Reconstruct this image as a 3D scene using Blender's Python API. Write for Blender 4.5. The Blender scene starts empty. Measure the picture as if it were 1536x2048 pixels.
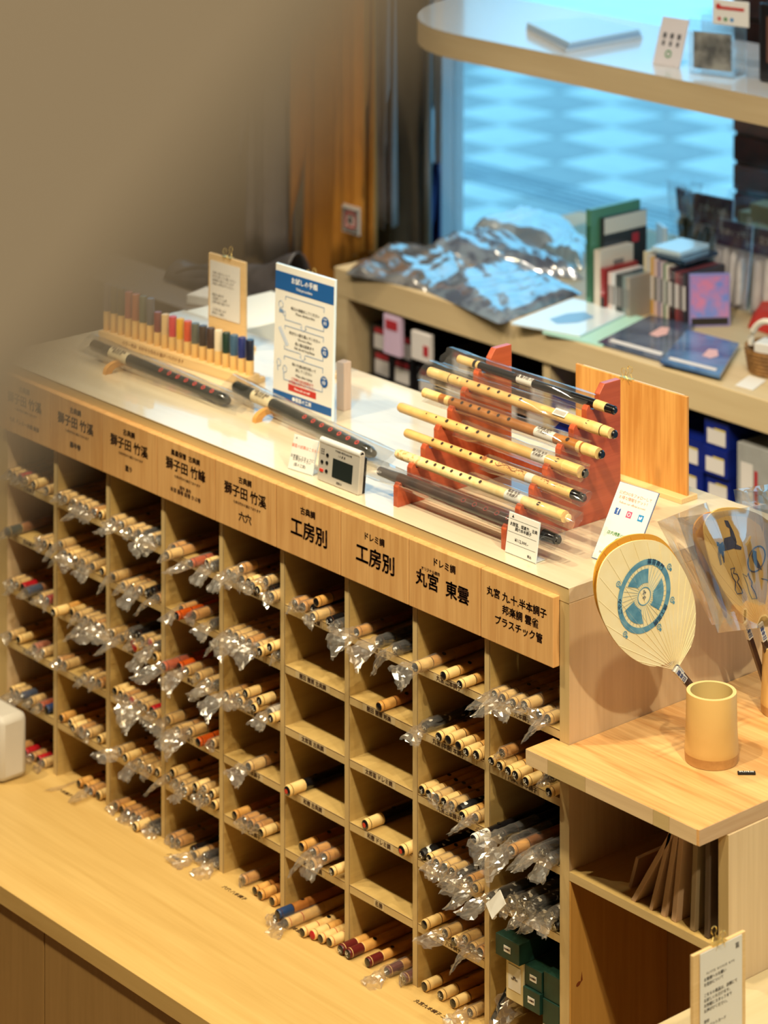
import bpy, math, random
from mathutils import Vector, Matrix
# ------------------------------------------------------------------ camera, world, lights, exposure
S = bpy.context.scene
COL = S.collection
F, CY, TH, DX, DD, ZC = 5713.86, -976.72, .7148984, .264804, 4.084555, 2.739228
SN, CS = math.sin(TH), math.cos(TH)
CAM = Vector((2.910902, -2.877561, ZC))
cd = bpy.data.cameras.new('camera'); cam = bpy.data.objects.new('camera', cd); COL.objects.link(cam)
cam.location = CAM; cam.rotation_euler = (math.pi/2, 0, math.pi/2-TH)
cd.sensor_fit = 'HORIZONTAL'; cd.sensor_width = 36; cd.lens = F*36/1536
cd.shift_y = -(1024-CY)/1536; cd.clip_start = .02; cd.clip_end = 200
cd.dof.use_dof = True; cd.dof.focus_distance = 4.13; cd.dof.aperture_fstop = cd.lens/1000/.021
S.camera = cam
S.view_settings.view_transform = 'Standard'; S.view_settings.look = 'None'
S.view_settings.gamma = 1; S.view_settings.use_curve_mapping = False
S.view_settings.exposure = 0.0
W = bpy.data.worlds.new('sky'); S.world = W; W.use_nodes = True
bg = W.node_tree.nodes['Background']
bg.inputs[0].default_value = (.21, .57, .84, 1); bg.inputs[1].default_value = 2.6

def spot(x, y, z, tx, ty, tz, power, angle=95, col=(1, .855, .585), blend=.9, rad=.035):
    l = bpy.data.lights.new('ceiling_or_fill_spot', 'SPOT'); l.energy = power; l.color = col
    l.spot_size = math.radians(angle); l.spot_blend = blend; l.shadow_soft_size = rad
    o = bpy.data.objects.new('ceiling_or_fill_spot', l); COL.objects.link(o); o.location = (x, y, z)
    o.rotation_euler = (Vector((tx, ty, tz))-Vector((x, y, z))).to_track_quat('-Z', 'Y').to_euler()
    return o
LAMPS = [(-1.9, -.95, -1.5), (-.85, -1.0, -.7), (.1, -1.05, -.2), (1.0, -1.0, .1)]
for lx, ly, tx in LAMPS: spot(lx, ly, 3.35, tx, -.1, .7, 138, 72)
spot(1.25, -.35, 3.35, .2, .25, 1.0, 90)
spot(2.3, -.9, 3.35, .1, .1, 1.05, 215, 40)  # unseen fill spot, added from the right to brighten the paper fan
spot(-.75, -.75, 3.35, -1.6, 1.2, .85, 90, 34, col=(1, .9, .76))  # unseen fill spot, added to brighten the packs under the far shelf
spot(.3, -.5, 3.35, -.95, 1.4, 1.0, 150, 42, col=(1, .9, .76))  # added fill for the sock packs and right part of the far shelf
spot(-1.2, .6, 3.35, -1.5, 1.3, 1.0, 40, col=(1, .88, .7))
spot(-.3, .7, 3.35, -.9, 1.3, 1.0, 34, col=(1, .88, .7))
spot(-2.3, .7, 3.35, -2.45, 1.6, 1.0, 120, 70, col=(1, .84, .6))  # fill spot added to brighten the hanging garments
spot(2.0, -4.2, 3.35, 2.9, -2.7, 2.7, 88, 110)  # unseen fill aimed at the parapet to lighten its blurred face

# ------------------------------------------------------------------ helpers
def P(px, py, ax, v):
    """photo pixel -> world point on the axis plane x/y/z = v"""
    a = (px-768)/F; b = -(py-CY)/F
    d = Vector((a*SN-CS, a*CS+SN, b))
    i = 'xyz'.index(ax)
    return CAM+d*((v-CAM[i])/d[i])
def PP(px, py, p0, n):
    a = (px-768)/F; b = -(py-CY)/F
    d = Vector((a*SN-CS, a*CS+SN, b))
    return CAM+d*((Vector(p0)-CAM).dot(n)/d.dot(n))
def lin(c): return tuple(((v/255+.055)/1.055)**2.4 if v > 10 else v/255/12.92 for v in c)+(1,)
MT = {}
def mat(name, col, rough=.5, metal=0, coat=0, spec=.5, emit=None, trans=0, sub=0):
    if name in MT: return MT[name]
    m = bpy.data.materials.new(name); m.use_nodes = True; b = m.node_tree.nodes['Principled BSDF']
    b.inputs['Base Color'].default_value = lin(col); b.inputs['Roughness'].default_value = rough
    b.inputs['Metallic'].default_value = metal; b.inputs['Coat Weight'].default_value = coat
    b.inputs['Specular IOR Level'].default_value = spec
    b.inputs['Transmission Weight'].default_value = trans
    if emit: b.inputs['Emission Color'].default_value = lin(emit[0]); b.inputs['Emission Strength'].default_value = emit[1]
    MT[name] = m; return m
def wood(name, c1, c2, axis='x', rough=.45, scale=1., coat=0., bump=.05, contrast=(.35, .65), coord='Object'):
    if name in MT: return MT[name]
    m = mat(name, c1, rough, coat=coat); N = m.node_tree.nodes; L = m.node_tree.links; b = N['Principled BSDF']
    tc = N.new('ShaderNodeTexCoord'); mp = N.new('ShaderNodeMapping')
    s = [60*scale]*3; s['xyz'.index(axis)] = 3*scale
    mp.inputs['Scale'].default_value = s
    n = N.new('ShaderNodeTexNoise'); n.inputs['Scale'].default_value = 1; n.inputs['Detail'].default_value = 5
    n.inputs['Roughness'].default_value = .6; n.inputs['Distortion'].default_value = .6
    n2 = N.new('ShaderNodeTexNoise'); n2.inputs['Scale'].default_value = 4.5; n2.inputs['Detail'].default_value = 6
    L.new(tc.outputs[coord], mp.inputs[0]); L.new(mp.outputs[0], n.inputs['Vector']); L.new(mp.outputs[0], n2.inputs['Vector'])
    mx = N.new('ShaderNodeMath'); mx.operation = 'MULTIPLY_ADD'; mx.inputs[1].default_value = .35; L.new(n2.outputs[0], mx.inputs[0]); 
    m2 = N.new('ShaderNodeMath'); m2.operation = 'MULTIPLY'; m2.inputs[1].default_value = .65; L.new(n.outputs[0], m2.inputs[0]); L.new(m2.outputs[0], mx.inputs[2])
    r = N.new('ShaderNodeValToRGB'); r.color_ramp.elements[0].color = lin(c1); r.color_ramp.elements[1].color = lin(c2)
    r.color_ramp.elements[0].position, r.color_ramp.elements[1].position = contrast
    L.new(mx.outputs[0], r.inputs[0]); L.new(r.outputs[0], b.inputs['Base Color'])
    bp = N.new('ShaderNodeBump'); bp.inputs['Strength'].default_value = bump; bp.inputs['Distance'].default_value = .002
    L.new(mx.outputs[0], bp.inputs['Height']); L.new(bp.outputs[0], b.inputs['Normal'])
    return m
def noisy(name, c1, c2, scale=20, rough=.5, bump=.0, dist=.01, coat=0, detail=4, pos=(.35, .65), spec=.5):
    if name in MT: return MT[name]
    m = mat(name, c1, rough, coat=coat, spec=spec); N = m.node_tree.nodes; L = m.node_tree.links; b = N['Principled BSDF']
    tc = N.new('ShaderNodeTexCoord'); n = N.new('ShaderNodeTexNoise'); n.inputs['Scale'].default_value = scale; n.inputs['Detail'].default_value = detail
    L.new(tc.outputs['Object'], n.inputs['Vector'])
    r = N.new('ShaderNodeValToRGB'); r.color_ramp.elements[0].color = lin(c1); r.color_ramp.elements[1].color = lin(c2)
    r.color_ramp.elements[0].position, r.color_ramp.elements[1].position = pos
    L.new(n.outputs[0], r.inputs[0]); L.new(r.outputs[0], b.inputs['Base Color'])
    if bump:
        bp = N.new('ShaderNodeBump'); bp.inputs['Strength'].default_value = bump; bp.inputs['Distance'].default_value = dist
        L.new(n.outputs[0], bp.inputs['Height']); L.new(bp.outputs[0], b.inputs['Normal'])
    return m
def film(name, base=.08, edge=.6, diff=.1, rough=.12, tint=(255, 255, 255)):
    """thin clear plastic: transparent, with gloss growing towards grazing angles and a little milky scatter"""
    if name in MT: return MT[name]
    m = bpy.data.materials.new(name); m.use_nodes = True; N = m.node_tree.nodes; L = m.node_tree.links; N.clear()
    o = N.new('ShaderNodeOutputMaterial'); t = N.new('ShaderNodeBsdfTransparent'); t.inputs[0].default_value = lin(tint)
    g = N.new('ShaderNodeBsdfGlossy'); g.inputs['Roughness'].default_value = rough
    d = N.new('ShaderNodeBsdfDiffuse'); d.inputs[0].default_value = (.9, .9, .9, 1)
    tl = N.new('ShaderNodeBsdfTranslucent'); tl.inputs[0].default_value = (.9, .9, .9, 1)
    lw = N.new('ShaderNodeLayerWeight'); lw.inputs[0].default_value = .35
    mr = N.new('ShaderNodeMapRange'); mr.inputs['To Min'].default_value = base; mr.inputs['To Max'].default_value = edge
    L.new(lw.outputs['Facing'], mr.inputs[0])
    a = N.new('ShaderNodeMixShader'); L.new(mr.outputs[0], a.inputs[0]); L.new(t.outputs[0], a.inputs[1]); L.new(g.outputs[0], a.inputs[2])
    dt = N.new('ShaderNodeMixShader'); dt.inputs[0].default_value = .4; L.new(d.outputs[0], dt.inputs[1]); L.new(tl.outputs[0], dt.inputs[2])
    c = N.new('ShaderNodeMixShader'); c.inputs[0].default_value = diff; L.new(a.outputs[0], c.inputs[1]); L.new(dt.outputs[0], c.inputs[2])
    L.new(c.outputs[0], o.inputs[0]); MT[name] = m; return m

class B:
    def __init__(s): s.v = []; s.f = []; s.m = []
    def add(s, vs, fs, mi=0):
        k = len(s.v); s.v += [tuple(p) for p in vs]; s.f += [tuple(i+k for i in f) for f in fs]; s.m += [mi]*len(fs); return s
    def box(s, a, b, mi=0, M=None):
        (x0, y0, z0), (x1, y1, z1) = a, b
        vs = [Vector(p) for p in ((x0,y0,z0),(x1,y0,z0),(x1,y1,z0),(x0,y1,z0),(x0,y0,z1),(x1,y0,z1),(x1,y1,z1),(x0,y1,z1))]
        if M: vs = [M@p for p in vs]
        return s.add(vs, [(0,3,2,1),(4,5,6,7),(0,1,5,4),(1,2,6,5),(2,3,7,6),(3,0,4,7)], mi)
    def prism(s, pts, off, mi=0):
        """closed polygon of 3D points extruded by the vector off"""
        n = len(pts); off = Vector(off); p = [Vector(q) for q in pts]
        return s.add(p+[q+off for q in p], [tuple(range(n-1, -1, -1)), tuple(range(n, 2*n))]+[(i, (i+1) % n, n+(i+1) % n, n+i) for i in range(n)], mi)
    def lathe(s, prof, seg=12, M=None, cap=True, mi=0, squash=1):
        """profile (y, r, material of the segment that follows) turned about the Y axis"""
        vs = []
        for p in prof:
            for k in range(seg):
                a = 2*math.pi*k/seg; vs.append(Vector((p[1]*math.cos(a), p[0], p[1]*math.sin(a)*squash)))
        if M: vs = [M@v for v in vs]
        k0 = len(s.v); s.v += [tuple(v) for v in vs]
        for i in range(len(prof)-1):
            mm = prof[i][2] if len(prof[i]) > 2 else mi
            for k in range(seg):
                a, b2 = k0+i*seg+k, k0+i*seg+(k+1) % seg
                s.f.append((a, b2, b2+seg, a+seg)); s.m.append(mm)
        if cap:
            s.f.append(tuple(k0+k for k in range(seg-1, -1, -1))); s.m.append(prof[0][2] if len(prof[0]) > 2 else mi)
            s.f.append(tuple(k0+(len(prof)-1)*seg+k for k in range(seg))); s.m.append(prof[-2][2] if len(prof[-2]) > 2 else mi)
        return s
    def tube(s, pts, r, seg=6, mi=0, closed=False):
        pts = [Vector(p) for p in pts]; n = len(pts); k0 = len(s.v)
        for i, p in enumerate(pts):
            t = (pts[(i+1) % n if closed else min(i+1, n-1)]-pts[(i-1) % n if closed else max(i-1, 0)]).normalized()
            u = t.orthogonal().normalized() if abs(t.z) > .9 else t.cross(Vector((0, 0, 1))).normalized(); w = t.cross(u)
            for k in range(seg):
                a = 2*math.pi*k/seg; s.v.append(tuple(p+(u*math.cos(a)+w*math.sin(a))*r))
        for i in range(n if closed else n-1):
            for k in range(seg):
                a = k0+i*seg+k; b2 = k0+i*seg+(k+1) % seg; j = (i+1) % n
                s.f.append((a, b2, k0+j*seg+(k+1) % seg, k0+j*seg+k)); s.m.append(mi)
        return s
    def disc(s, c, r, u, w, seg=10, mi=0, r2=None):
        c = Vector(c); u = Vector(u); w = Vector(w)
        if r2 is None: return s.add([c+u*r*math.cos(2*math.pi*k/seg)+w*r*math.sin(2*math.pi*k/seg) for k in range(seg)], [tuple(range(seg))], mi)
        vs = [c+(u*math.cos(2*math.pi*k/seg)+w*math.sin(2*math.pi*k/seg))*q for q in (r, r2) for k in range(seg)]
        return s.add(vs, [(k, (k+1) % seg, seg+(k+1) % seg, seg+k) for k in range(seg)], mi)
    def grid(s, fn, nu, nv, mi=0):
        s.add([fn(i/nu, j/nv) for j in range(nv+1) for i in range(nu+1)], [(j*(nu+1)+i, j*(nu+1)+i+1, (j+1)*(nu+1)+i+1, (j+1)*(nu+1)+i) for j in range(nv) for i in range(nu)], mi); return s
    def mesh(s, name, mats, smooth=True, angle=40):
        me = bpy.data.meshes.new(name); me.from_pydata(s.v, [], s.f)
        for m in (mats if isinstance(mats, (list, tuple)) else [mats]): me.materials.append(m)
        me.polygons.foreach_set('material_index', s.m)
        if smooth:
            me.polygons.foreach_set('use_smooth', [True]*len(s.f)); me.set_sharp_from_angle(angle=math.radians(angle))
        me.update(); return me
    def build(s, name, mats, parent=None, smooth=True, bevel=0, **k):
        return link(name, s.mesh(name, mats, smooth), parent, bevel=bevel, **k)
def link(name, me, parent=None, M=None, bevel=0, label=None, cat=None, group=None, kind=None, solid=0):
    o = bpy.data.objects.new(name, me); COL.objects.link(o)
    if parent: o.parent = parent
    if M is not None: o.matrix_basis = M
    if bevel:
        b = o.modifiers.new('bevel', 'BEVEL'); b.width = bevel; b.segments = 2; b.limit_method = 'ANGLE'
    if solid:
        b = o.modifiers.new('solid', 'SOLIDIFY'); b.thickness = solid; b.offset = 0
    tag(o, label, cat, group, kind); return o
def tag(o, label=None, cat=None, group=None, kind=None):
    for k, v in (('label', label), ('category', cat), ('group', group), ('kind', kind)):
        if v: o[k] = v
    return o
def thing(name, label, cat, loc=(0, 0, 0), group=None, M=None):
    o = bpy.data.objects.new(name, None); COL.objects.link(o); o.empty_display_size = .02
    if M is not None: o.matrix_basis = M
    else: o.location = loc
    return tag(o, label, cat, group)
def frame(o, x, y):
    """matrix with origin o, local X along x, local Y near y"""
    x = Vector(x).normalized(); z = x.cross(Vector(y)).normalized(); y = z.cross(x)
    M = Matrix((x, y, z)).transposed().to_4x4(); M.translation = Vector(o); return M
INK = mat('ink', (58, 30, 16), .6)
def text(name, body, size, M, m, parent=None, align='CENTER', bold=.0, width=1., extr=.00015, sp=1., **k):
    c = bpy.data.curves.new(name, 'FONT'); c.body = body; c.size = size; c.align_x = align; c.align_y = 'CENTER'
    c.resolution_u = 2; c.extrude = extr; c.offset = bold*size*.3; c.space_line = sp
    t = bpy.data.objects.new('t', c); me = bpy.data.meshes.new_from_object(t)
    bpy.data.objects.remove(t); bpy.data.curves.remove(c)
    me.materials.clear(); me.materials.append(m)
    if width != 1:
        for v in me.vertices: v.co.x *= width
    me.transform(M); me.name = name
    return link(name, me, parent, **k)
def join_text(name, items, m, parent=None, **k):
    """several lines of lettering (body, size, matrix, bold, align) as one printed part"""
    b = B()
    for body, size, M, bold, al in items:
        c = bpy.data.curves.new(name, 'FONT'); c.body = body; c.size = size; c.align_x = al; c.align_y = 'CENTER'
        c.resolution_u = 1 if size < .012 else 2; c.extrude = .0001; c.offset = bold*size*.3
        t = bpy.data.objects.new('t', c); me = bpy.data.meshes.new_from_object(t)
        bpy.data.objects.remove(t); bpy.data.curves.remove(c); me.transform(M)
        b.add([v.co.copy() for v in me.vertices], [tuple(p.vertices) for p in me.polygons]); bpy.data.meshes.remove(me)
    return b.build(name, m, parent, smooth=False, **k)
FRONT = Matrix.Rotation(math.pi/2, 4, 'X')
def fr(x, y, z): return Matrix.Translation((x, y, z))@FRONT

# ------------------------------------------------------------------ materials
W_edge = wood('wood_edge', (186, 160, 110), (200, 174, 122), 'x', .5, .7)
W_edgez = wood('wood_edge_upright', (186, 160, 110), (200, 174, 122), 'z', .5, .7)
W_in = wood('wood_inner', (178, 148, 88), (194, 164, 102), 'y', .5, .6)
W_top = wood('wood_top', (206, 190, 160), (218, 204, 176), 'x', .30, .5, coat=.8, bump=.01)
W_side = wood('wood_side', (206, 178, 138), (222, 196, 156), 'z', .5, .5)
W_sign = wood('wood_sign', (196, 146, 88), (216, 170, 110), 'z', .5, .9, contrast=(.38, .62), bump=.15)
W_desk = wood('wood_desk', (196, 140, 80), (230, 184, 122), 'x', .38, .55, contrast=(.38, .62), bump=.04)
W_deske = wood('wood_desk_edge', (206, 176, 134), (222, 194, 150), 'x', .5, .6)
W_work = wood('wood_worktop', (196, 160, 94), (212, 178, 112), 'x', .42, .5, bump=.02)
W_dark = wood('wood_base', (150, 116, 64), (166, 130, 76), 'z', .5, .5)
W_red = wood('wood_red', (156, 66, 38), (196, 94, 58), 'y', .32, .6, coat=.2)
W_cedar = wood('wood_cedar', (190, 128, 58), (214, 158, 84), 'z', .5, 1.0, contrast=(.4, .6))
W_far = wood('wood_far', (196, 172, 130), (206, 184, 142), 'x', .5, .5)
W_pale = wood('wood_pale', (214, 178, 122), (228, 194, 140), 'x', .45, 1.)
FILM = film('bag_film', .06, .6, .08, .16, (250, 246, 238))
SLEEVE = film('sleeve_film', .03, .65, .035, .06)
BIGFILM = film('fan_bag_film', .12, .85, .03, .07)
PAPER = mat('paper', (222, 219, 212), .6); WHITE = mat('white', (240, 240, 238), .45)
BLACK = mat('black', (16, 16, 18), .35); GOLD = mat('gold', (246, 214, 130), .35, .9)
BLUE = mat('print_blue', (20, 84, 150), .5); RED = mat('print_red', (190, 50, 42), .5); GREYP = mat('print_grey', (120, 118, 116), .6)
DARKP = mat('print_dark', (50, 46, 46), .6)

# ------------------------------------------------------------------ setting
def struct(name, b, m, **k): return b.build(name, m, kind='structure', **k)
wallm = noisy('plaster', (150, 134, 112), (158, 142, 120), 6, .8)
struct('floor', B().box((-4, -5, -.05), (4.6, 2.0, 0)), wood('floor_wood', (150, 116, 76), (170, 134, 92), 'x', .4, .3), smooth=False)
struct('ceiling', B().box((-4, -5, 3.5), (4.6, 2.1, 3.6)), wallm, smooth=False)
struct('wall_left', B().box((-4.1, -5, 0), (-4, 2.1, 3.5)), wallm, smooth=False)
struct('wall_right', B().box((4.6, -5, 0), (4.7, 2.1, 3.5)), wallm, smooth=False)
struct('wall_front', B().box((-4, -5.1, 0), (4.6, -5, 3.5)), wallm, smooth=False)
struct('wall_back', B().box((-4, 2.0, 0), (-2.60, 2.1, 1.8)).box((-4, 2.0, 3.1), (-2.6, 2.1, 3.5)).box((-4, 2.0, 1.8), (-3.9, 2.1, 3.1)).box((2.0, 2.0, 0), (4.6, 2.1, 3.5)).box((-2.6, 2.0, 3.1), (2.0, 2.1, 3.5)), wallm, smooth=False)  # upper left opening is made for the added high window
win = struct('window_and_added_transom', B().box((-2.60, 2.0, 0), (-2.575, 2.06, 3.1)).box((-3.9, 2.0, 1.8), (-2.6, 2.06, 1.83)).box((-3.9, 2.0, 3.07), (-2.6, 2.06, 3.1)).box((-3.9, 2.0, 1.83), (-3.87, 2.06, 3.07)).box((-2.497, 1.985, 0), (-2.468, 2.06, 3.1)).box((-2.6, 2.0, 3.07), (2.0, 2.06, 3.1)).box((-2.6, 2.0, 0), (2.0, 2.06, .06)).box((.2, 2.0, 0), (.24, 2.06, 3.1)), mat('frame_white', (226, 230, 236), .4), smooth=False)  # high left part is added, out of view, for blue reflections on the cabinet top
gl = bpy.data.materials.new('glass'); gl.use_nodes = True; N = gl.node_tree.nodes; N.clear()
o_ = N.new('ShaderNodeOutputMaterial'); t_ = N.new('ShaderNodeBsdfTransparent'); t_.inputs[0].default_value = (.93, .97, .98, 1); g_ = N.new('ShaderNodeBsdfGlossy'); g_.inputs['Roughness'].default_value = .01
x_ = N.new('ShaderNodeMixShader'); x_.inputs[0].default_value = .05
gl.node_tree.links.new(t_.outputs[0], x_.inputs[1]); gl.node_tree.links.new(g_.outputs[0], x_.inputs[2]); gl.node_tree.links.new(x_.outputs[0], o_.inputs[0])
for a, b_ in ((-2.575, -2.497), (-2.468, .2), (.24, 2.0)):
    B().box((a, 2.025, .06), (b_, 2.031, 3.07)).build('pane', gl, win, smooth=False)
B().box((-3.87, 2.025, 1.83), (-2.6, 2.031, 3.07)).build('pane', gl, win, smooth=False)  # glass of the added high window

# street: checkered square pavers, each one a slab with open joints
road = struct('floor_street', B().box((-30, 2.1, -.3), (12, 30, -.03)), mat('asphalt', (120, 124, 126), .8), smooth=False)
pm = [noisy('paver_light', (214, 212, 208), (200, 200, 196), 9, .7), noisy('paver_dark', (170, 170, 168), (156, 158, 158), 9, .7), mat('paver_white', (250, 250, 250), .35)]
pv = [B().box((-.169, -.169, 0), (.169, .169, .03)).mesh('paver', m, False) for m in pm]
T = .345; nst = B(); cnt = 0; cand = []
for i in range(-62, -4):
    for j in range(0, 56):
        x, y = i*T, 2.1+.17+j*T
        r = (x-CAM.x)*SN+(y-CAM.y)*CS; d = -(x-CAM.x)*CS+(y-CAM.y)*SN
        u = 768+F*r/d; v = CY+F*ZC/d
        if 780 < u < 1480 and -60 < v < 620: cand.append((d, i, j, x, y))
cand.sort()
for k, (d, i, j, x, y) in enumerate(cand):
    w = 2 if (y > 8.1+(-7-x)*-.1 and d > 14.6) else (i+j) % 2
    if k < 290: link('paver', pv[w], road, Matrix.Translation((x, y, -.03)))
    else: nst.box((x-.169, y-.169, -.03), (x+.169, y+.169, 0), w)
if nst.v: nst.build('paver_field', pm, road, smooth=False, kind='stuff')
drain = B()
for k in range(5): drain.box((-14, 5.05+k*.055, -.0), (2, 5.075+k*.055, .006))
struct('trim_1', drain, mat('drain_steel', (150, 160, 166), .6, .1), smooth=False)
# brick pier outside the window, brick by brick
pier = struct('wall_pier', B().box((-1.60, 2.13, 0), (-.9, 2.5, 3.4)), mat('mortar', (120, 110, 104), .9), smooth=False)
bm_ = [noisy('brick_a', (150, 58, 44), (112, 42, 34), 30, .5, .3, .002), noisy('brick_b', (84, 46, 40), (60, 36, 34), 30, .45, .3, .002)]
random.seed(5); bmesh_ = [B().box((0, 0, 0), (.205, .012, .058)).mesh('brick', m, False) for m in bm_]
for r_ in range(10, 36):
    for q in range(-1, 4):
        x = -1.598+q*.215+(r_ % 2)*.107
        if x < -1.60 or x+.205 > -.88: 
            if x < -1.6: x = -1.598; 
            else: continue
        link('brick', bmesh_[random.random() < .45], pier, Matrix.Translation((x, 2.118, r_*.068)))
# stair parapet close to the lens, out of focus across the upper left
ylo = CAM.y+.17; q1 = P(0, 900, 'y', ylo); q2 = P(770, 0, 'y', ylo); dv = (q2-q1)
a0, a1 = q1-dv*6, q2+dv*5.2
struct('trim_2', B().prism([a0, a1, (a0.x-.4, ylo, a1.z), (a0.x-.4, ylo, a0.z)], (0, .008, 0)), mat('parapet', (178, 162, 142), .7), smooth=False)

# ------------------------------------------------------------------ the pigeonhole cabinet
PW, TK = .16, .0125
ZT, ZB = 1.2, .502
DXS = [-.0115-(9-i)*PW for i in range(10)]
SH = [.991, .894, .796, .698, .600]
cab = thing('flute_cabinet', 'tall pale oak cabinet of pigeonholes packed with flutes, signs along its top edge', 'cabinet', (-.75, .22, ZB))
def cp(name, b, m, **k):
    o = b.build(name, m, None, **k); o.parent = cab; o.matrix_parent_inverse = Matrix.Translation((.75, -.22, -ZB)); return o
cp('top_board', B().box((-1.505, 0, ZT-.022), (0, .445, ZT)), W_top, bevel=.0008, smooth=False)
cp('top_edge', B().box((-1.505, -.0008, ZT-.022), (0, -.0001, ZT-.0012)), W_edge, smooth=False)
cp('side_panel', B().box((-.019, .0, ZB), (0, .445, ZT-.0225)), W_side, bevel=.0006, smooth=False, label='pale side panel at the right end')
cp('side_panel', B().box((-1.505, .0, ZB), (-1.4455, .445, ZT-.0225)), W_side, smooth=False)
cp('back_panel', B().box((-1.445, .43, ZB), (-.0195, .444, ZT-.0225)), W_in, smooth=False)
GLUE = mat('glue_line', (92, 62, 32), .7)
cp('glue_line', B().box((-1.504, -.0013, ZT-.0011), (-.0005, -.0008, ZT-.0004)), GLUE, smooth=False)
gm = B().box((.0050, -.0005, ZB), (.0058, -.0003, ZT-.12)).mesh('glue_line', GLUE, False)
dm = B().box((-.006, .001, ZB), (.006, .429, ZT-.0225)).mesh('divider', W_in, False)
fm = B().box((-.0058, -.0002, ZB), (.0058, .0009, ZT-.0225)).mesh('edge_band', W_edgez, False)
for i in range(1, 9):
    o = link('divider', dm, cab, Matrix.Translation((DXS[i]+.75, -.22, -ZB))); link('edge_band', fm, o); link('glue_line', gm, o)
for x_, y_ in ((-.019, 0), (-1.505, 0)):
    cp('edge_band', B().box((x_ if x_ > -1 else x_, -.0002, ZB), ((0 if x_ > -1 else -1.4455), -.0001, ZT-.0225)), W_edgez, smooth=False)
SHL = {5: ['六穴 三本調子', '六穴 四本調子', '六穴 五本調子', '六穴 六本調子', '六穴 七本調子'],
       6: ['福原 鳳聲', '蘭田 蘭照 古典調', '太郎笛 古典調', '和康 古典調', '鳳山 古典調'],
       7: ['和田 古笛', '蘭田 蘭照 邦楽', '太郎笛 ドレミ調', '和康 ドレミ調', '名勝'],
       8: ['丸宮 二本調子', '丸宮 (本曲) 本調子', '丸宮三本調子', '丸宮 七本調子', '丸宮 八本調子'],
       9: ['九本調子', '八本、半本調子', '古典調 本調子', '六孔 九寸/八本/六本', None],
       4: ['黒竹', '煤竹', '籐巻', '塗り', '総巻'], 3: ['三本調子', '四本調子', '五本調子', '六本調子', '七本調子'],
       2: ['三本調子', '四本調子', '五本調子', '六本調子', '七本調子'], 1: ['三本調子', '四本調子', '五本調子', '六本調子', '七本調子']}
TAPE = mat('label_tape', (196, 176, 136), .4)
for c in range(1, 10):
    x0 = (DXS[c-1]+.006 if c > 1 else -1.4455); x1 = (DXS[c]-.006 if c < 9 else -.019)
    for r_ in range(5):
        if c == 9 and r_ == 4: continue
        o = cp('shelf', B().box((x0+.0002, .001, SH[r_]-TK), (x1-.0002, .429, SH[r_])), W_in, smooth=False)
        e = B().box((x0+.0002, -.0002, SH[r_]-TK), (x1-.0002, .0009, SH[r_])).build('edge_band', W_edge, o, smooth=False)
        B().box((x0+.0002, -.00045, SH[r_]-.0009), (x1-.0002, -.0002, SH[r_]-.0002)).build('glue_line', GLUE, o, smooth=False)
        if SHL[c][r_]:
            xm = (x0+x1)/2-.004; zz = SH[r_]-TK/2
            ln = len(SHL[c][r_])*.0088*.5+.003
            B().box((xm-ln, -.0006, zz-.0053), (xm+ln, -.0003, zz+.0053)).build('label_tape', TAPE, o, smooth=False)
            text('shelf_lettering', SHL[c][r_], .0088, fr(xm, -.0008, zz), INK, o, bold=.02)
# engraved sign boards
SMALL = '七本は竹から揃えております'
def sign(c, lines, lab):
    x1 = DXS[c]-.0075+.008; x0 = DXS[c-1]+.0005
    if c == 9: x1 = -.019
    if c == 1: x0 = -1.452
    if c < 9: x1 = DXS[c]+.0003-.0012
    xc = (x0+x1)/2; z0, z1 = 1.083, 1.1845
    o = cp('sign_board', B().box((x0, -.0135, z0), (x1, -.0004, z1)), W_sign, bevel=.0012, smooth=False, label=lab)
    join_text('lettering', [(t, s, fr(xc+dx+ex*s, -.0138, z1-dz+ez*s), b_, 'CENTER') for t, s, dz, b_, dx in lines for ex, ez in (((0, 0), (.022, .012), (-.015, -.012)) if s > .0102 else ((0, 0),))], INK, o)
S2 = lambda sub: [('古典調', .0115, .018, .02, 0), ('獅子田 竹溪', .0208, .039, .022, 0), (SMALL, .0055, .056, .0, .005), (sub, .011, .078, .02, 0)]
sign(1, [('古典調', .0115, .018, .02, 0), ('獅子田 竹溪', .0208, .039, .022, 0), (SMALL, .0055, .056, 0, .005), ('七孔 ドレミ一本調 揃笛', .009, .078, .02, 0)], 'faint engraved sign at the far left end')
sign(2, S2('籐半巻'), 'engraved sign, second from the left')
sign(3, S2('塗り'), 'engraved sign, third from the left')
sign(4, [('鳳凰保管  古典調', .0105, .018, .02, 0), ('獅子田 竹峰', .0208, .039, .022, 0), (SMALL, .0055, .056, 0, .005), ('煤竹 黒竹', .0075, .072, .02, 0), ('本漆 籐巻 総巻 かぶ巻', .0085, .080, .02, 0)], 'engraved sign, fourth from the left, five lines')
sign(5, [('古典調', .0115, .018, .02, 0), ('獅子田 竹溪', .0208, .039, .022, 0), (SMALL, .0055, .056, 0, .005), ('六穴', .017, .077, .025, 0)], 'engraved sign, middle of the row')
sign(6, [('古典調', .0125, .026, .025, 0), ('工房別', .031, .057, .03, .003)], 'engraved sign with three big characters, left of the pair')
sign(7, [('ドレミ調', .0125, .024, .02, 0), ('工房別', .031, .055, .03, .003)], 'engraved sign with three big characters, right of the pair')
sign(8, [('ドレミ調', .013, .02, .02, 0), ('オリジナル調律', .006, .036, .02, -.03), ('丸宮  東雲', .0262, .053, .028, -.004)], 'engraved sign, second from the right')
sign(9, [('丸宮 九.十.半本調子', .0145, .029, .015, 0), ('邦楽調 雲雀', .0145, .048, .015, .008), ('プラスチック管', .0145, .067, .015, .004)], 'engraved sign with three lines at the right end')

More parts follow.
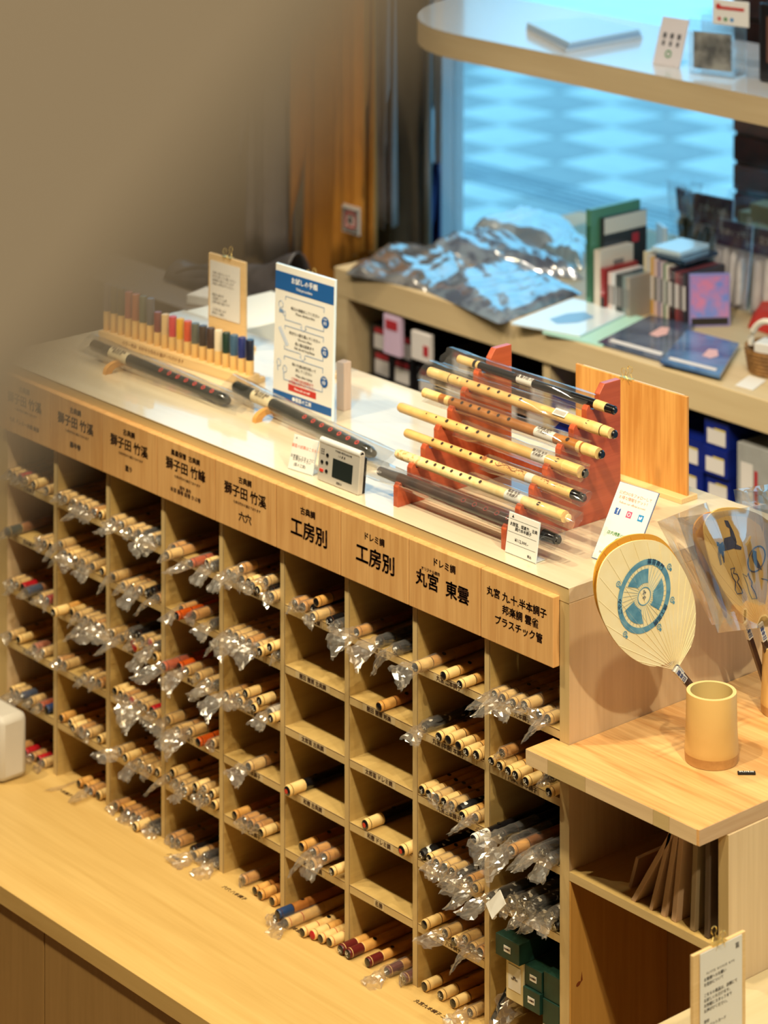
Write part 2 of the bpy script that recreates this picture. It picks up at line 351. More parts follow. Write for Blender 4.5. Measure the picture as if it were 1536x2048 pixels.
# worktop and base cabinet below
wt = B().box((-2.2, -.30, .472), (.0, .445, ZB)).build('worktop', W_work, bevel=.001, smooth=False, label='long pale wooden worktop running under the front of the pigeonhole cabinet', cat='worktop')
for c, t in ((1, '八本調子'), (2, '八本調子'), (4, '八本調子'), (5, '六穴 八本調子'), (6, '八本調子'), (8, '丸宮九本調子 二番')):
    text('lettering', t, .0095, Matrix.Translation(((DXS[c-1]+DXS[c])/2-.01, -.028, ZB+.0004)), INK, wt, bold=.02)
bc = thing('base_cabinet', 'brown base cabinet with flat doors under the pale worktop', 'cabinet', (-1, 0, 0))
B().box((-1.2, -.27, .06), (1.0, .44, .4715)).build('carcass', W_dark, bc, smooth=False)
for k, (a, b_) in enumerate(((-2.2, -1.305), (-1.302, -.894), (-.891, -.484), (-.481, -.074), (-.071, .0))):
    B().box((a+1, -.295, .03), (b_+1, -.2705, .4685)).build('door', W_dark, bc, smooth=False, bevel=.001)
# white counter behind
B().box((-1.505, .447, .0), (-1.33, .66, 1.198)).build('side_counter', mat('laminate_white', (226, 224, 212), .35), smooth=False, bevel=.002, label='white counter standing directly behind the left end of the flute cabinet', cat='counter')
# ------------------------------------------------------------------ flutes in the pigeonholes
BAM = noisy('bamboo', (204, 146, 72), (224, 172, 98), 40, .32, coat=.2)
BAM2 = noisy('bamboo_brown', (150, 92, 42), (176, 116, 58), 40, .35, coat=.2)
CREAM = noisy('cane_wrap', (226, 186, 116), (236, 204, 140), 60, .4)
LACQ = mat('lacquer_black', (22, 20, 22), .22, coat=.6); ORG = mat('lacquer_orange', (186, 78, 22), .25, coat=.5)
PINK = mat('lacquer_pink', (190, 112, 84), .4); MAR = mat('maroon_wrap', (92, 26, 24), .35)
REDC = mat('red_cap', (176, 22, 34), .4); BLU = mat('blue_band', (34, 60, 104), .4); GRN = mat('green_band', (36, 52, 44), .4)
FLO = noisy('floral_cloth', (10, 10, 14), (228, 226, 222), 130, .5, detail=0, pos=(.66, .69)); RING = mat('ring_brown', (72, 40, 22), .5)
GLYPH = mat('glyph_white', (226, 220, 206), .4)
STY = {  # end zone, ring, tube, cap
 'n': (CREAM, RING, BAM, LACQ), 'm': (MAR, CREAM, BAM, LACQ), 'k': (LACQ, RING, LACQ, LACQ), 'o': (ORG, LACQ, ORG, LACQ),
 'p': (PINK, RING, BAM2, LACQ), 'r': (REDC, RING, BAM2, LACQ), 'R': (CREAM, RING, BAM, REDC), 'b': (BLU, RING, BAM2, LACQ),
 'g': (GRN, CREAM, BAM2, LACQ), 'f': (FLO, FLO, FLO, LACQ), 'W': (PAPER, RING, LACQ, LACQ), 'c': (BAM, RING, BAM2, LACQ), 'C': (CREAM, REDC, CREAM, LACQ), 't': (CREAM, LACQ, LACQ, LACQ)}
SNAME = {'n': 'cane-wrapped bamboo', 'm': 'maroon-banded', 'k': 'black lacquered', 'o': 'orange lacquered', 'p': 'pink-banded', 'r': 'red-banded', 'R': 'red-capped', 'b': 'blue-banded', 'g': 'green-banded', 'f': 'flower-patterned', 'W': 'white-labelled', 'c': 'brown bamboo', 'C': 'red-ringed', 't': 'black-banded'}
FL = {}
RF = .0077
def flute_meshes(st):
    if st in FL: return FL[st]
    e, rg, tb, cp_ = STY[st]; b = B(); R = RF
    if st == 'f':
        pr = [(0, R*.7, 0)]+[(.004+i*.02, R*(1.05+.12*math.sin(i*2.1)), 0) for i in range(16)]+[(.33, R, 0)]
        b.lathe(pr, 10, squash=.85)
    else:
        pr = [(0, R*.9, 0), (.0015, R, 0), (.0045, R, 1), (.0055, R*1.0, 0), (.007, R, 0), (.028, R, 1), (.0295, R*.98, 2), (.12, R*.97, 2), (.121, R*.93, 2), (.36, R*.9, 2)]
        b.lathe(pr, 12)
        for hy in (.052, .15, .172, .194, .216, .238): b.disc((0, hy, R*.985+.0002), .0034 if hy < .1 else .0026, (1, 0, 0), (0, 1, 0), 8, 3)
    body = b.mesh('flute', [e, rg, tb, BLACK], True)
    caps = []
    for k in range(4):
        random.seed(k*7+len(st)); c = B().lathe([(-.0016, R*.55, 0), (-.0008, R*.8, 0), (.0004, R*.84, 0)], 12)
        if k < 3 and st in 'nmkf':
            for q in range(4):
                a = random.uniform(-.3, .3)+(0 if q % 2 else math.pi/2); L = R*.38; x = random.uniform(-.3, .3)*R; z = random.uniform(-.35, .35)*R
                w = .0006; ux, uz = math.cos(a), math.sin(a)
                c.add([(x-ux*L*.6-uz*w, -.0018, z-uz*L*.6+ux*w), (x+ux*L*.6-uz*w, -.0018, z+uz*L*.6+ux*w), (x+ux*L*.6+uz*w, -.0018, z+uz*L*.6-ux*w), (x-ux*L*.6+uz*w, -.0018, z-uz*L*.6-ux*w)], [(0, 1, 2, 3)], 1)
        if st == 't': c.disc((0, -.0019, 0), R*.42, (1, 0, 0), (0, 0, 1), 12, 2)
        caps.append(c.mesh('end_cap', [cp_, GLYPH, mat('cap_red', (196, 52, 36), .5)], True))
    FL[st] = (body, caps); return FL[st]
def bag_mesh(seed, out, wide, droop):
    random.seed(seed); b = B(); n = 18
    ys = [.070, .055, .042, .030, .020, .011, .004, 0]+[-out*(k+1)/9 for k in range(9)]
    tw = random.uniform(-.6, .6); lean = random.uniform(-.5, .5)
    for i, y in enumerate(ys):
        t = max(0, -y/out)
        rx = RF+.0012+t*(wide-RF)*(1 if t < .6 else 1.2-.33*t); rz = max(.0016, (RF+.0014)*(1-t*.8))
        if .12 < t < .3: rx *= .8; rz *= .8
        for k in range(n):
            a = 2*math.pi*k/n; j = 1+random.uniform(-.09, .09)*(1+1.8*t); ct, st_ = math.cos(tw*t), math.sin(tw*t)
            x, z = rx*math.cos(a)*j, rz*math.sin(a)*j
            b.v.append((x*ct-z*st_+lean*.014*t*t+random.uniform(-1, 1)*.0016*t, y+random.uniform(-1, 1)*.0026*t, x*st_+z*ct-droop*t*t+random.uniform(-1, 1)*.0022*t))
        if i:
            for k in range(n):
                p = (i-1)*n+k; q = (i-1)*n+(k+1) % n; b.f += [(p, q, q+n), (p, q+n, p+n)]; b.m += [0, 0]
    return b.mesh('bag', FILM, False)
BAGS = [bag_mesh(s, *random.Random(s).choice([(.010, .010, .003), (.016, .012, .006), (.022, .0135, .010), (.014, .011, .005)])) for s in range(12)]
BIGB = [bag_mesh(50+s, .030+.003*s, .0165+.001*(s % 3), .010+.002*(s % 4)) for s in range(8)]
ORD = ['first', 'second', 'third', 'fourth', 'fifth', 'sixth', 'seventh', 'eighth', 'ninth', 'tenth', 'eleventh', 'twelfth', 'thirteenth']
COLN = {9: 'rightmost column', 8: 'second column from right', 7: 'third column from right', 6: 'fourth column from right', 5: 'middle column', 4: 'fourth column from left', 3: 'third column from left', 2: 'second column from left', 1: 'leftmost column'}
ROWN = ['top', 'second', 'third', 'fourth', 'fifth', 'lowest']
ZZ = {'A': (0, 740, 2.954), 'B': (420, 860, 3.4909), 'C': (780, 1040, 3.4909), 'D': (0, 1240, 3.4909), 'E': (420, 1280, 3.4909), 'G': (780, 1440, 3.4909),
      'H': (420, 1660, 3.4909), 'I': (780, 1640, 3.4909), 'J': (320, 1020, 6.144), 'K': (320, 1240, 6.144), 'L': (210, 1440, 6.144), 'M': (100, 900, 6.4), 'N': (100, 1130, 6.4), 'O': (0, 900, 6.678)}
# cell: (column, row, zoom frame, 'x,y[style][protrusion mm][!|~]' ...) ; ! = big loose bag, ~ = no bag, none = chance
CELLS = [
(1,1,'O','205,310n 265,270r 345,385n 455,470n 110,340n 620,560n'), (1,2,'O','85,1010g20 560,1180n 600,1140n 660,1230n'),
(1,3,'O','165,1770n 355,1860b8 300,1810r 570,1970n 640,1990r 230,1830n'), (1,4,'D','75,125n 245,185p 130,110n 300,170n'),
(1,5,'D','130,545n! 290,510o 320,610b 150,430b! 90,500n 220,560n'), (1,6,'D','130,880c 180,900r 235,925c 300,985n 270,900r'),
(2,1,'O','775,600n 880,640n 990,665n 1090,705n 1290,740c 1330,830n 1150,650n!'), (2,2,'O','925,1280n 1120,1300n 860,1180n! 1240,1400n! 1370,1410n 880,1360n! 1000,1380n!'),
(2,3,'N','45,520n25~ 275,600n 370,655n 540,740n! 650,780n! 620,560c 470,700n'), (2,4,'N','120,1210c 200,1275n 480,1320n5 525,1500n 640,1440c'),
(2,5,'D','430,690c 490,675n 520,720n8 620,805n 695,830n 570,650c'), (2,6,'D','550,1090c 600,1130c 690,1190n 640,1080c!'),
(3,1,'M','825,820n 1045,890n8 1140,985n 1330,1040n! 1240,1000k 1390,1140k! 930,870n!'), (3,2,'N','945,75n12 1060,185n6 1340,110k 1270,160k 1370,380c! 1160,300n! 820,60n!'),
(3,3,'N','1050,630k 1130,600k 1190,720n 1085,775R 1300,800R 1200,860n 1085,950R8 1350,1170n5 1380,880k! 930,850n! 780,870n! 1360,1020n!'),
(3,4,'D','815,465n 850,480n 925,520R 1080,560n6 870,505c 980,560n! 1060,480r 1020,590n!'), (3,5,'D','875,830n10 990,915n8 985,985n! 1065,1000n5 1110,1010n 840,860n!'),
(3,6,'L','180,990c 265,1050c 460,1135c 230,1010c 340,1305n22~ 540,1240k 640,1270k 380,1060c'),
(4,1,'J','175,290c 95,565n28 390,690o20! 640,640k! 600,500n~'), (4,2,'J','220,1330o22~ 310,1110c! 650,1300k! 370,1150c'),
(4,3,'K','50,570o20! 470,570n 640,700n! 660,770k! 330,620n! 230,480o'), (4,4,'K','230,1170n14! 370,1320n! 470,1470o16~ 650,1510n 110,1250n!'),
(4,5,'L','835,510n 970,560n 1130,640n5 1270,730n 890,610n 1160,770n 980,850n8 820,680n! 1300,850n 1135,940n 1275,990n 1320,1060n5'),
(4,6,'L','840,1430c 900,1460c 1110,1520n8! 1110,1650k 1200,1630k 1370,1750k!'),
(5,1,'J','935,550n 1010,480c 1070,625n 1145,670n4 1320,650n 1360,760k 1220,890n10~ 1370,950n10 870,760n! 1020,760n'),
(5,2,'J','920,1340n! 1100,1310c 1200,1480n12~ 1040,1430n! 1380,1645n14~ 1440,1780k 1240,1640n! 900,1500n!'),
(5,3,'K','1040,640n5 1110,790n 1190,880n5 830,870n10! 1030,990n8 1170,1010n8~ 1360,1010W! 1380,1130n12~ 960,830n!'), (5,4,'E','270,860n10!'),
(5,5,'E','175,1170c 245,1200c 320,1245c 360,1270n6 300,1180c'), (5,6,'H','235,270c 330,330c8~ 340,430c10~ 440,440c8~'),
(6,1,'B','600,1150c 650,1170c 745,1110k 745,1065c 700,1250n14 830,1250k8 890,1260k8'), (6,4,'E','540,1010t18~'),
(6,5,'E','640,1260c 730,1340c8! 715,1440n12~ 850,1430n14~ 800,1330c!'), (6,6,'H','490,580b45 465,620n40 510,670C38! 680,620C36~ 720,705R30~ 780,735C26~ 835,765C24~'),
(7,1,'B','1030,1340c! 1180,1370k! 1300,1400k!'), (7,2,'E','1185,400c4~'), (7,4,'E','1085,1270t0~ 1355,1445t14~'),
(7,6,'H','900,865m26~ 955,910m26~ 1105,970m18 1240,1020m14! 1370,1030m10'),
(8,1,'C','180,990n22! 378,1100n10~ 490,1145n14'), (8,2,'C','350,1395n8~ 400,1520n4 560,1510n12~ 245,1350f! 480,1545n6~ 620,1600n8'),
(8,3,'G','225,475n~ 275,515n~ 335,545n 385,575n 505,550n12~ 470,500f 600,590n! 440,590n'), (8,4,'G','215,935f 330,980n 400,1000n 430,960n 600,1150n10! 490,1080f! 270,960n 560,1110c!'),
(8,5,'G','240,1350n8~ 390,1390n! 450,1405n8~ 570,1470n 590,1540n! 640,1580c'), (8,6,'I','245,1165n~ 355,1215n~ 445,1250n~ 560,1290n!'),
(9,1,'C','945,1090n8 780,1090n! 860,1160n! 1050,1160n 740,1220n! 1100,1250n!'), (9,2,'G','770,185n6~ 690,235n6~ 850,255n8 1105,200k 860,350n10 955,385n12~ 1115,400n12~ 790,100c'),
(9,3,'G','600,710W50~ 845,850c30! 880,760k10! 1010,800k10! 1110,830k10! 1140,940k6! 760,720k10!'), (9,4,'G','740,1130f28! 860,1120f 940,1110f 1080,1250f 960,1330f6! 1060,1350f! 1140,1370f 1010,1190f 1150,1200f! 860,1240f')]
import re
def zpix(fr_, x, y): o = ZZ[fr_]; return o[0]+x/o[2], o[1]+y/o[2]
for c, r_, f_, s_ in CELLS:
    x0 = (DXS[c-1]+.006 if c > 1 else -1.4455)+RF+.0012; x1 = (DXS[c]-.006 if c < 9 else -.019)-RF-.0012
    zb = SH[r_-1] if r_ < 6 else ZB; zt = (SH[r_-2]-TK if r_ > 1 else 1.17)
    its = []
    for tok in s_.split():
        m = re.match(r'([\d.]+),([\d.]+)([a-zA-Z])(\d*)([!~]?)', tok); pr = int(m[4] or 0)/1000
        px, py = zpix(f_, float(m[1]), float(m[2])); p = P(px, py, 'y', -pr)
        its.append([p.x, p.z, m[3], pr, m[5]])
    D2 = 2*RF+.0016
    for it in range(160):
        for q in its: q[1] -= .00035 if it < 120 else 0
        for a in range(len(its)):
            for b_ in range(a):
                dx = its[a][0]-its[b_][0]; dz = its[a][1]-its[b_][1]; d = math.hypot(dx, dz) or 1e-4
                if d < D2:
                    k = (D2-d)/d/2; its[a][0] += dx*k; its[a][1] += dz*k; its[b_][0] -= dx*k; its[b_][1] -= dz*k
        for q in its:
            q[0] = min(max(q[0], x0), x1); q[1] = min(max(q[1], zb+RF+.0009), zt-RF-.001)
    its.sort(key=lambda q: q[0])
    for k, (x, z, st, pr, fl) in enumerate(its):
        random.seed(c*1000+r_*100+k); body, caps = flute_meshes(st)
        up = sum(1 for q in its if abs(q[0]-x) < .011 and q[1] < z-.006)
        where = 'only flute' if len(its) == 1 else (f'{ORD[k]} from left')
        noun = SNAME[st]+(' pouch' if st == 'f' else ' flute')
        lab = f'{noun}, {where}, {ROWN[r_-1]} cubby, {COLN[c]}'
        yaw = random.uniform(-.012, .012)
        o = link('flute_pouch' if st == 'f' else 'bamboo_flute', body, None, Matrix.Translation((x, -pr-random.random()*.002, z))@Matrix.Rotation(yaw, 4, 'Z')@Matrix.Rotation(random.uniform(-.5, .5), 4, 'Y')@Matrix.Scale(1.18 if st == 't' else random.uniform(.97, 1.07), 4),
                 label=lab, cat='flute', group='flutes in the pigeonholes')
        link('end_cap', random.choice(caps), o)
        if fl != '~':
            pb = .75 if c <= 5 else .45
            if fl == '!': link('bag', random.choice(BIGB), o, Matrix.Rotation(random.uniform(-.4, .4), 4, 'Y'))
            elif random.random() < pb: link('bag', random.choice(BAGS), o, Matrix.Rotation(random.uniform(-.6, .6), 4, 'Y'))
        if st == 'W' and c == 9:
            text('lettering', 'みさと笛\n¥1,200', .006, Matrix.Translation((0, .015, RF+.0003)), INK, o)

# boxes, tag and loose bag in the bottom right opening
GRNB = noisy('box_green', (12, 48, 38), (16, 56, 44), 60, .55); CRM = mat('box_cream', (206, 190, 146), .6)
def long_box(px, py, w, h, m, y0, lab, lt=None, lg=(.5, .5, .014, .009), L=.30):
    p = P(px, py, 'y', y0)   # lower left corner of the front end
    o = B().box((0, 0, 0), (w, L, h)).build('flute_box', m, None, smooth=False, bevel=.0008, M=Matrix.Translation(p), label=lab, cat='box', group='flute boxes in the bottom right cubby')
    if lt:
        cx, cz, lw, lh = lg
        s = B().box((w*cx-lw/2, -.0006, h*cz-lh/2), (w*cx+lw/2, -.0001, h*cz+lh/2)).build('sticker', PAPER, o, smooth=False)
        text('lettering', lt, .0032, fr(w*cx, -.0009, h*cz), INK, s, bold=.02)
    return o
def long_box2(x, z, w, h, m, y0, lab, lt=None, lg=(.5, .5, .014, .009)):
    o = B().box((0, 0, 0), (w, .30, h)).build('flute_box', m, None, smooth=False, bevel=.0008, M=Matrix.Translation((x, y0, z)), label=lab, cat='box', group='flute boxes in the bottom right cubby')
    if lt:
        cx, cz, lw, lh = lg
        s = B().box((w*cx-lw/2, -.0006, h*cz-lh/2), (w*cx+lw/2, -.0001, h*cz+lh/2)).build('sticker', PAPER, o, smooth=False)
        text('lettering', lt, .0032, fr(w*cx, -.0009, h*cz), INK, s, bold=.02)
    return o
long_box2(-.0895, ZB+.001, .068, .026, CRM, .004, 'plain cardboard box at the bottom of the lowest right cubby')
long_box2(-.0545, .5285, .034, .028, CRM, .0, 'cream flute box with printed label, low at the right wall', '篠笛 古典\n調 八本', (.5, .5, .026, .02))
long_box2(-.0545, .557, .034, .036, GRNB, .0, 'plain dark green flute box resting on the cream labelled box')
long_box2(-.0545, .5935, .034, .038, GRNB, .002, 'uppermost plain dark green flute box at the right wall')
long_box2(-.0915, .5675, .035, .030, GRNB, -.004, 'green flute box with sticker, lower of the middle pair', '八本調子')
long_box2(-.0915, .598, .035, .030, GRNB, .0, 'green flute box with sticker, upper of the middle pair', '七本調子')
long_box2(-.1290, .5655, .036, .062, CRM, -.002, 'cream upright flute box with barcode label under a green box', '|||||||\n七本 六穴', (.5, .55, .026, .036))
long_box2(-.141, .628, .050, .031, GRNB, -.012, 'largest green flute box on top of the cream upright box', '六本調子')
pz = P(853, 1840, 'y', -.03)
t = thing('tagged_pouch', 'white paper tag on a floral pouch bulging out of the right column', 'tag', (P(995, 1806, 'y', -.052)))
Mt = frame((0, 0, 0), (.78, -.25, -.5), (.35, .3, .85))
B().box((-.0115, -.0135, -.001), (.0115, .0135, .001)).build('tag_card', PAPER, t, M=Mt, smooth=False)
B().box((-.013, -.020, -.004), (.012, -.0138, .001)).build('tag_edge', PAPER, t, M=Mt, smooth=False)
# loose bag holding a slim black cleaning rod
t = thing('cleaning_rod', 'slim black rod in a loose clear bag leaning in the lowest right cubby', 'rod', (0, 0, 0))
a, b_ = P(985, 2040, 'y', -.012), P(1024, 1960, 'y', .02)
B().tube([a, a+(b_-a)*.5, b_], .0035, 8).build('rod', BLACK, t)
random.seed(9); bb = B()
bb.grid(lambda u, v: (a+(b_-a)*v+Vector((.02+.034*u+.004*math.sin(9*v), random.uniform(-.005, .005)-.006, -.02*u+random.uniform(-.004, .004)))-Vector((.022, 0, 0))), 9, 10)
bb.build('bag', FILM, t, smooth=False)
# ------------------------------------------------------------------ things on the cabinet top
# red stepped rack: two notched side panels and two rails
rack = thing('flute_rack', 'reddish wooden stepped rack holding seven flutes on the cabinet top', 'rack', (-.28, .14, ZT))
def notched():
    pts = [(.033, 0)]
    for k in range(7):
        yf = .033+.028*k; T = .0365+.0238*k; Fl = .029+.0238*k
        pts += [(yf, T-.006), (yf+.004, T), (yf+.0075, T), (yf+.010, Fl), (yf+.028, Fl)]
    pts += [(.229, .192), (.240, .206), (.275, .206), (.275, 0)]
    return pts
NP = notched()
for x_ in (-.409, -.166):
    B().prism([(0, q[0], q[1]) for q in NP][::-1], (-.011, 0, 0)).build('side_panel', W_red, rack, smooth=False, bevel=.0006, M=Matrix.Translation((x_+.28, -.14, 0)))
B().box((-.1285, -.045, .004), (.1025, -.034, .024)).build('rail', W_red, rack, smooth=False)
B().box((-.1285, .085, .020), (.1025, .097, .050)).build('rail', W_red, rack, smooth=False)
def long_flute(name, lab, p0, p1, r, bands, holes, hm, mats, cap=1, sleeve=None, roll=-.5, group='flutes on the red rack', wav=0):
    """flute from p0 (left end) to p1 (right end); bands = (t, radius factor, material of next stretch); holes = (t, size)"""
    p0, p1 = Vector(p0), Vector(p1); L = (p1-p0).length
    M = frame(p0, (0, 0, 1), p1-p0)  # local Y along the flute
    y = (p1-p0).normalized(); zz = (Vector((.3, -.55, .8))); zz = (zz-y*zz.dot(y)).normalized(); x = y.cross(zz)
    M = Matrix((x, y, zz)).transposed().to_4x4(); M.translation = p0
    b = B(); prof = [(t*L, r*f*(1+wav*math.sin(t*40)), m) for t, f, m in bands]; b.lathe(prof, 16)
    for t, s in holes:
        if hm is not None: b.disc((0, t*L, r*1.0+.0003), s*1.75, (1, 0, 0), (0, 1, 0), 12, hm, s*.95)
        b.disc((0, t*L, r*1.0+.0004), s, (1, 0, 0), (0, 1, 0), 12, len(mats)-1)
    o = b.build(name, mats, None, M=M, label=lab, cat='flute', group=group)
    if cap: B().lathe([(L-.0005, r*.8, 0), (L+.001, r*.82, 0), (L+.003, r*.6, 0)], 14).build('end_cap', LACQ, o)
    if sleeve:
        a, c, rs = sleeve; random.seed(int(L*1000)); b = B(); n = 12; rows = 9
        for i in range(rows+1):
            t = i/rows; yy = a+(c-a)*t; e = 1 if .12 < t < .88 else .55
            for k in range(n):
                an = 2*math.pi*k/n; j = random.uniform(-.06, .06)
                b.v.append(((rs*1.15+j*rs)*math.cos(an)*(1.15 if e < 1 else 1), yy+(random.uniform(-.003, .003) if e < 1 else 0), max(-r-.0005, (rs*.92+j*rs)*math.sin(an)*e)))
            if i:
                for k in range(n):
                    p = (i-1)*n+k; q = (i-1)*n+(k+1) % n; b.f.append((p, q, q+n, p+n)); b.m.append(0)
        b.build('sleeve', SLEEVE, o, smooth=True)
    return o
BML = noisy('bamboo_light', (216, 170, 100), (232, 192, 124), 30, .3, coat=.3)
BMO = noisy('bamboo_olive', (226, 196, 132), (236, 212, 156), 80, .4, coat=.1)
HOLE = mat('hole_dark', (40, 24, 18), .5)
def rk(k): return .0475+.028*k+.0012, ZT+.0293+.0238*k
RR = .0082
def rackpos(k, a, b_):
    y, z = rk(k); y += .0; z += RR+.0004
    pa, pb = P(*a, 'y', y), P(*b_, 'y', y); return (pa.x, y, z), (pb.x, y, z)
def lettr(o, body, t, size, r, L, m=INK, rot=0):
    y = t*L
    return text('lettering', body, size, Matrix.Translation((0, y, r+.0009))@Matrix.Rotation(math.pi/2, 4, 'Z'), m, o)
RS = 'one of the rack'
p0, p1 = rackpos(6, (917.6, 720), (1228.6, 816.8))
o = long_flute('bamboo_flute', 'slim black flute with cream ends, topmost on the red rack', p0, p1, .0068, [(0, .9, 1), (.004, 1, 0), (.11, 1, 1), (.13, 1, 0), (.145, 1, 1), (.40, 1, 2), (.50, 1, 1), (.89, 1.1, 0), (.955, 1.1, 0), (.956, 1.05, 1), (1, 1.0, 1)], [], None, [CREAM, LACQ, PAPER, HOLE], sleeve=(-.03, .30, .013))
lettr(o, '篠笛 獅子田 六本', .45, .0065, .0068, (Vector(p1)-Vector(p0)).length)
p0, p1 = rackpos(5, (860.4, 751), (1228.6, 866))
o = long_flute('bamboo_flute', 'golden bamboo flute with dark holes and a barcode sticker, second from top on the rack', p0, p1, RR, [(0, .95, 0), (.12, .97, 2), (.125, 1.0, 0), (.19, 1, 1), (.86, 1.05, 0), (.88, 1.12, 0), (.94, 1.08, 2), (.945, 1.08, 0), (.985, 1, 0)], [(.17, .0018), (.225, .0022), (.29, .0032), (.345, .0030), (.40, .0030), (.46, .0030), (.52, .0032), (.875, .0036)], None, [CREAM, BML, RING, HOLE], sleeve=(-.012, .30, .016))
L = (Vector(p1)-Vector(p0)).length
s = B().box((-.006, .70*L, RR), (.006, .765*L, RR+.0006)).build('sticker', PAPER, o, smooth=False)
text('lettering', '|||||||||||', .008, Matrix.Translation((0, .733*L, RR+.0009))@Matrix.Rotation(math.pi/2, 4, 'Z'), INK, s)
p0, p1 = rackpos(4, (849.5, 793), (1203, 904))
o = long_flute('bamboo_flute', 'brown bamboo flute with a paper label, third from top on the rack', p0, p1, RR, [(0, .92, 0), (.10, .95, 1), (.135, 1, 0), (.16, 1, 1), (.65, 1, 3), (.755, 1, 1), (.88, 1.08, 0), (.90, 1.08, 1), (.91, 1.1, 0), (.985, 1.05, 0)], [(.18, .0030), (.235, .0030), (.285, .0030), (.335, .0030), (.39, .0030), (.445, .0030), (.505, .0032), (.83, .0036)], None, [CREAM, BAM2, RING, PAPER, HOLE], sleeve=(.01, .36, .0125))
lettr(o, '古典調 煤竹\n六本調子', .70, .0058, RR, (Vector(p1)-Vector(p0)).length)
p0, p1 = rackpos(3, (800, 823), (1170, 940.7))
o = long_flute('bamboo_flute', 'longest pale bamboo flute, fourth from top on the rack', p0, p1, RR*1.02, [(0, .8, 0), (.01, .95, 0), (.2, 1, 0), (.74, 1, 1), (.81, 1, 0), (.86, 1.08, 0), (.90, 1.12, 2), (.905, 1.12, 0), (.98, 1.1, 0)], [(.165, .0013), (.22, .0018), (.28, .0033), (.335, .0016), (.39, .0030), (.45, .0030), (.51, .0030), (.87, .0038)], None, [BML, PAPER, CREAM, HOLE], sleeve=(.14, .415, .0125))
lettr(o, '獅子田 本手\n五本調子', .775, .0058, RR, (Vector(p1)-Vector(p0)).length)
p0, p1 = rackpos(2, (813, 871.5), (1166.6, 990))
o = long_flute('bamboo_flute', 'bamboo flute engraved with a red dragon pattern, fifth from top on the rack', p0, p1, RR*.93, [(0, .85, 0), (.01, .95, 0), (.70, 1, 1), (.74, 1, 0), (.945, 1, 2), (.985, .9, 2)], [(.17, .0026), (.225, .0026), (.28, .0026), (.335, .0026), (.39, .0026), (.45, .0026), (.51, .0026)], None, [BML, PAPER, LACQ, HOLE], cap=1, sleeve=(.18, .40, .0115))
L = (Vector(p1)-Vector(p0)).length; eng = B(); random.seed(3); ENG = mat('engraving', (150, 70, 40), .6)
for k in range(60):
    y = (random.uniform(.5, .70) if k < 40 else random.uniform(.78, .90))*L; x = random.uniform(-.003, .003); a = random.uniform(0, 3.1)
    eng.tube([(x, y, RR*.93+.0002), (x+math.cos(a)*.002, y+math.sin(a)*.003, RR*.93+.0002)], .0003, 4)
eng.tube([(.003*math.sin(k*.7), (.53+k*.009)*L, RR*.93+.0003) for k in range(18)], .0004, 4)
eng.build('engraving', ENG, o, smooth=False)
text('lettering', '命', .010, Matrix.Translation((0, .47*L, RR+.0005))@Matrix.Rotation(math.pi/2, 4, 'Z'), ENG, o)
p0, p1 = rackpos(1, (795.5, 915), (1135.6, 1030))
DOT = noisy('bamboo_speckled', (238, 214, 160), (206, 160, 100), 160, .45, detail=1, pos=(.5, .62))
o = long_flute('bamboo_flute', 'pale speckled bamboo flute with cream end cap, sixth from top on the rack', p0, p1, RR, [(0, .85, 1), (.01, .95, 1), (.16, 1, 0), (.66, 1, 2), (.755, 1, 0), (.85, 1.06, 3), (.865, 1.08, 3), (.985, 1.08, 3)], [(.195, .0028), (.245, .0028), (.295, .0028), (.345, .0028), (.40, .0028), (.455, .0028), (.515, .0030), (.85, .0036)], None, [BMO, DOT, PAPER, CREAM, HOLE], cap=0, sleeve=(.16, .40, .0125))
lettr(o, '篠笛 本手\n七本調子', .705, .0058, RR, (Vector(p1)-Vector(p0)).length)
B().lathe([(-.0002, RR*.7, 0), (.002, RR*.72, 0), (.003, RR*.5, 0)], 14).build('end_cap', mat('cap_cream', (240, 216, 160), .4), o, M=Matrix.Translation((0, (Vector(p1)-Vector(p0)).length, 0)))
p0, p1 = rackpos(0, (760, 951), (1115.6, 1079))
DKB = noisy('lacquer_brown', (44, 34, 34), (84, 56, 44), 25, .3, coat=.4)
o = long_flute('bamboo_flute', 'dark wrapped flute in a clear bag, lowest on the red rack', p0, p1, RR*1.05, [(0, .9, 1), (.02, .95, 1), (.17, 1, 0), (.97, 1.02, 2), (1, .9, 2)]if 0 else [(0, .8, 1), (.10, .95, 1), (.12, 1, 0), (.45, 1.03, 0), (.93, 1.05, 2), (.99, .9, 2)], [(.50+.062*k, .0026) for k in range(7)], 3, [DKB, mat('lacquer_grey', (84, 78, 76), .3), LACQ, mat('hole_red', (120, 44, 38), .4), HOLE], sleeve=(-.045, .40, .0135))
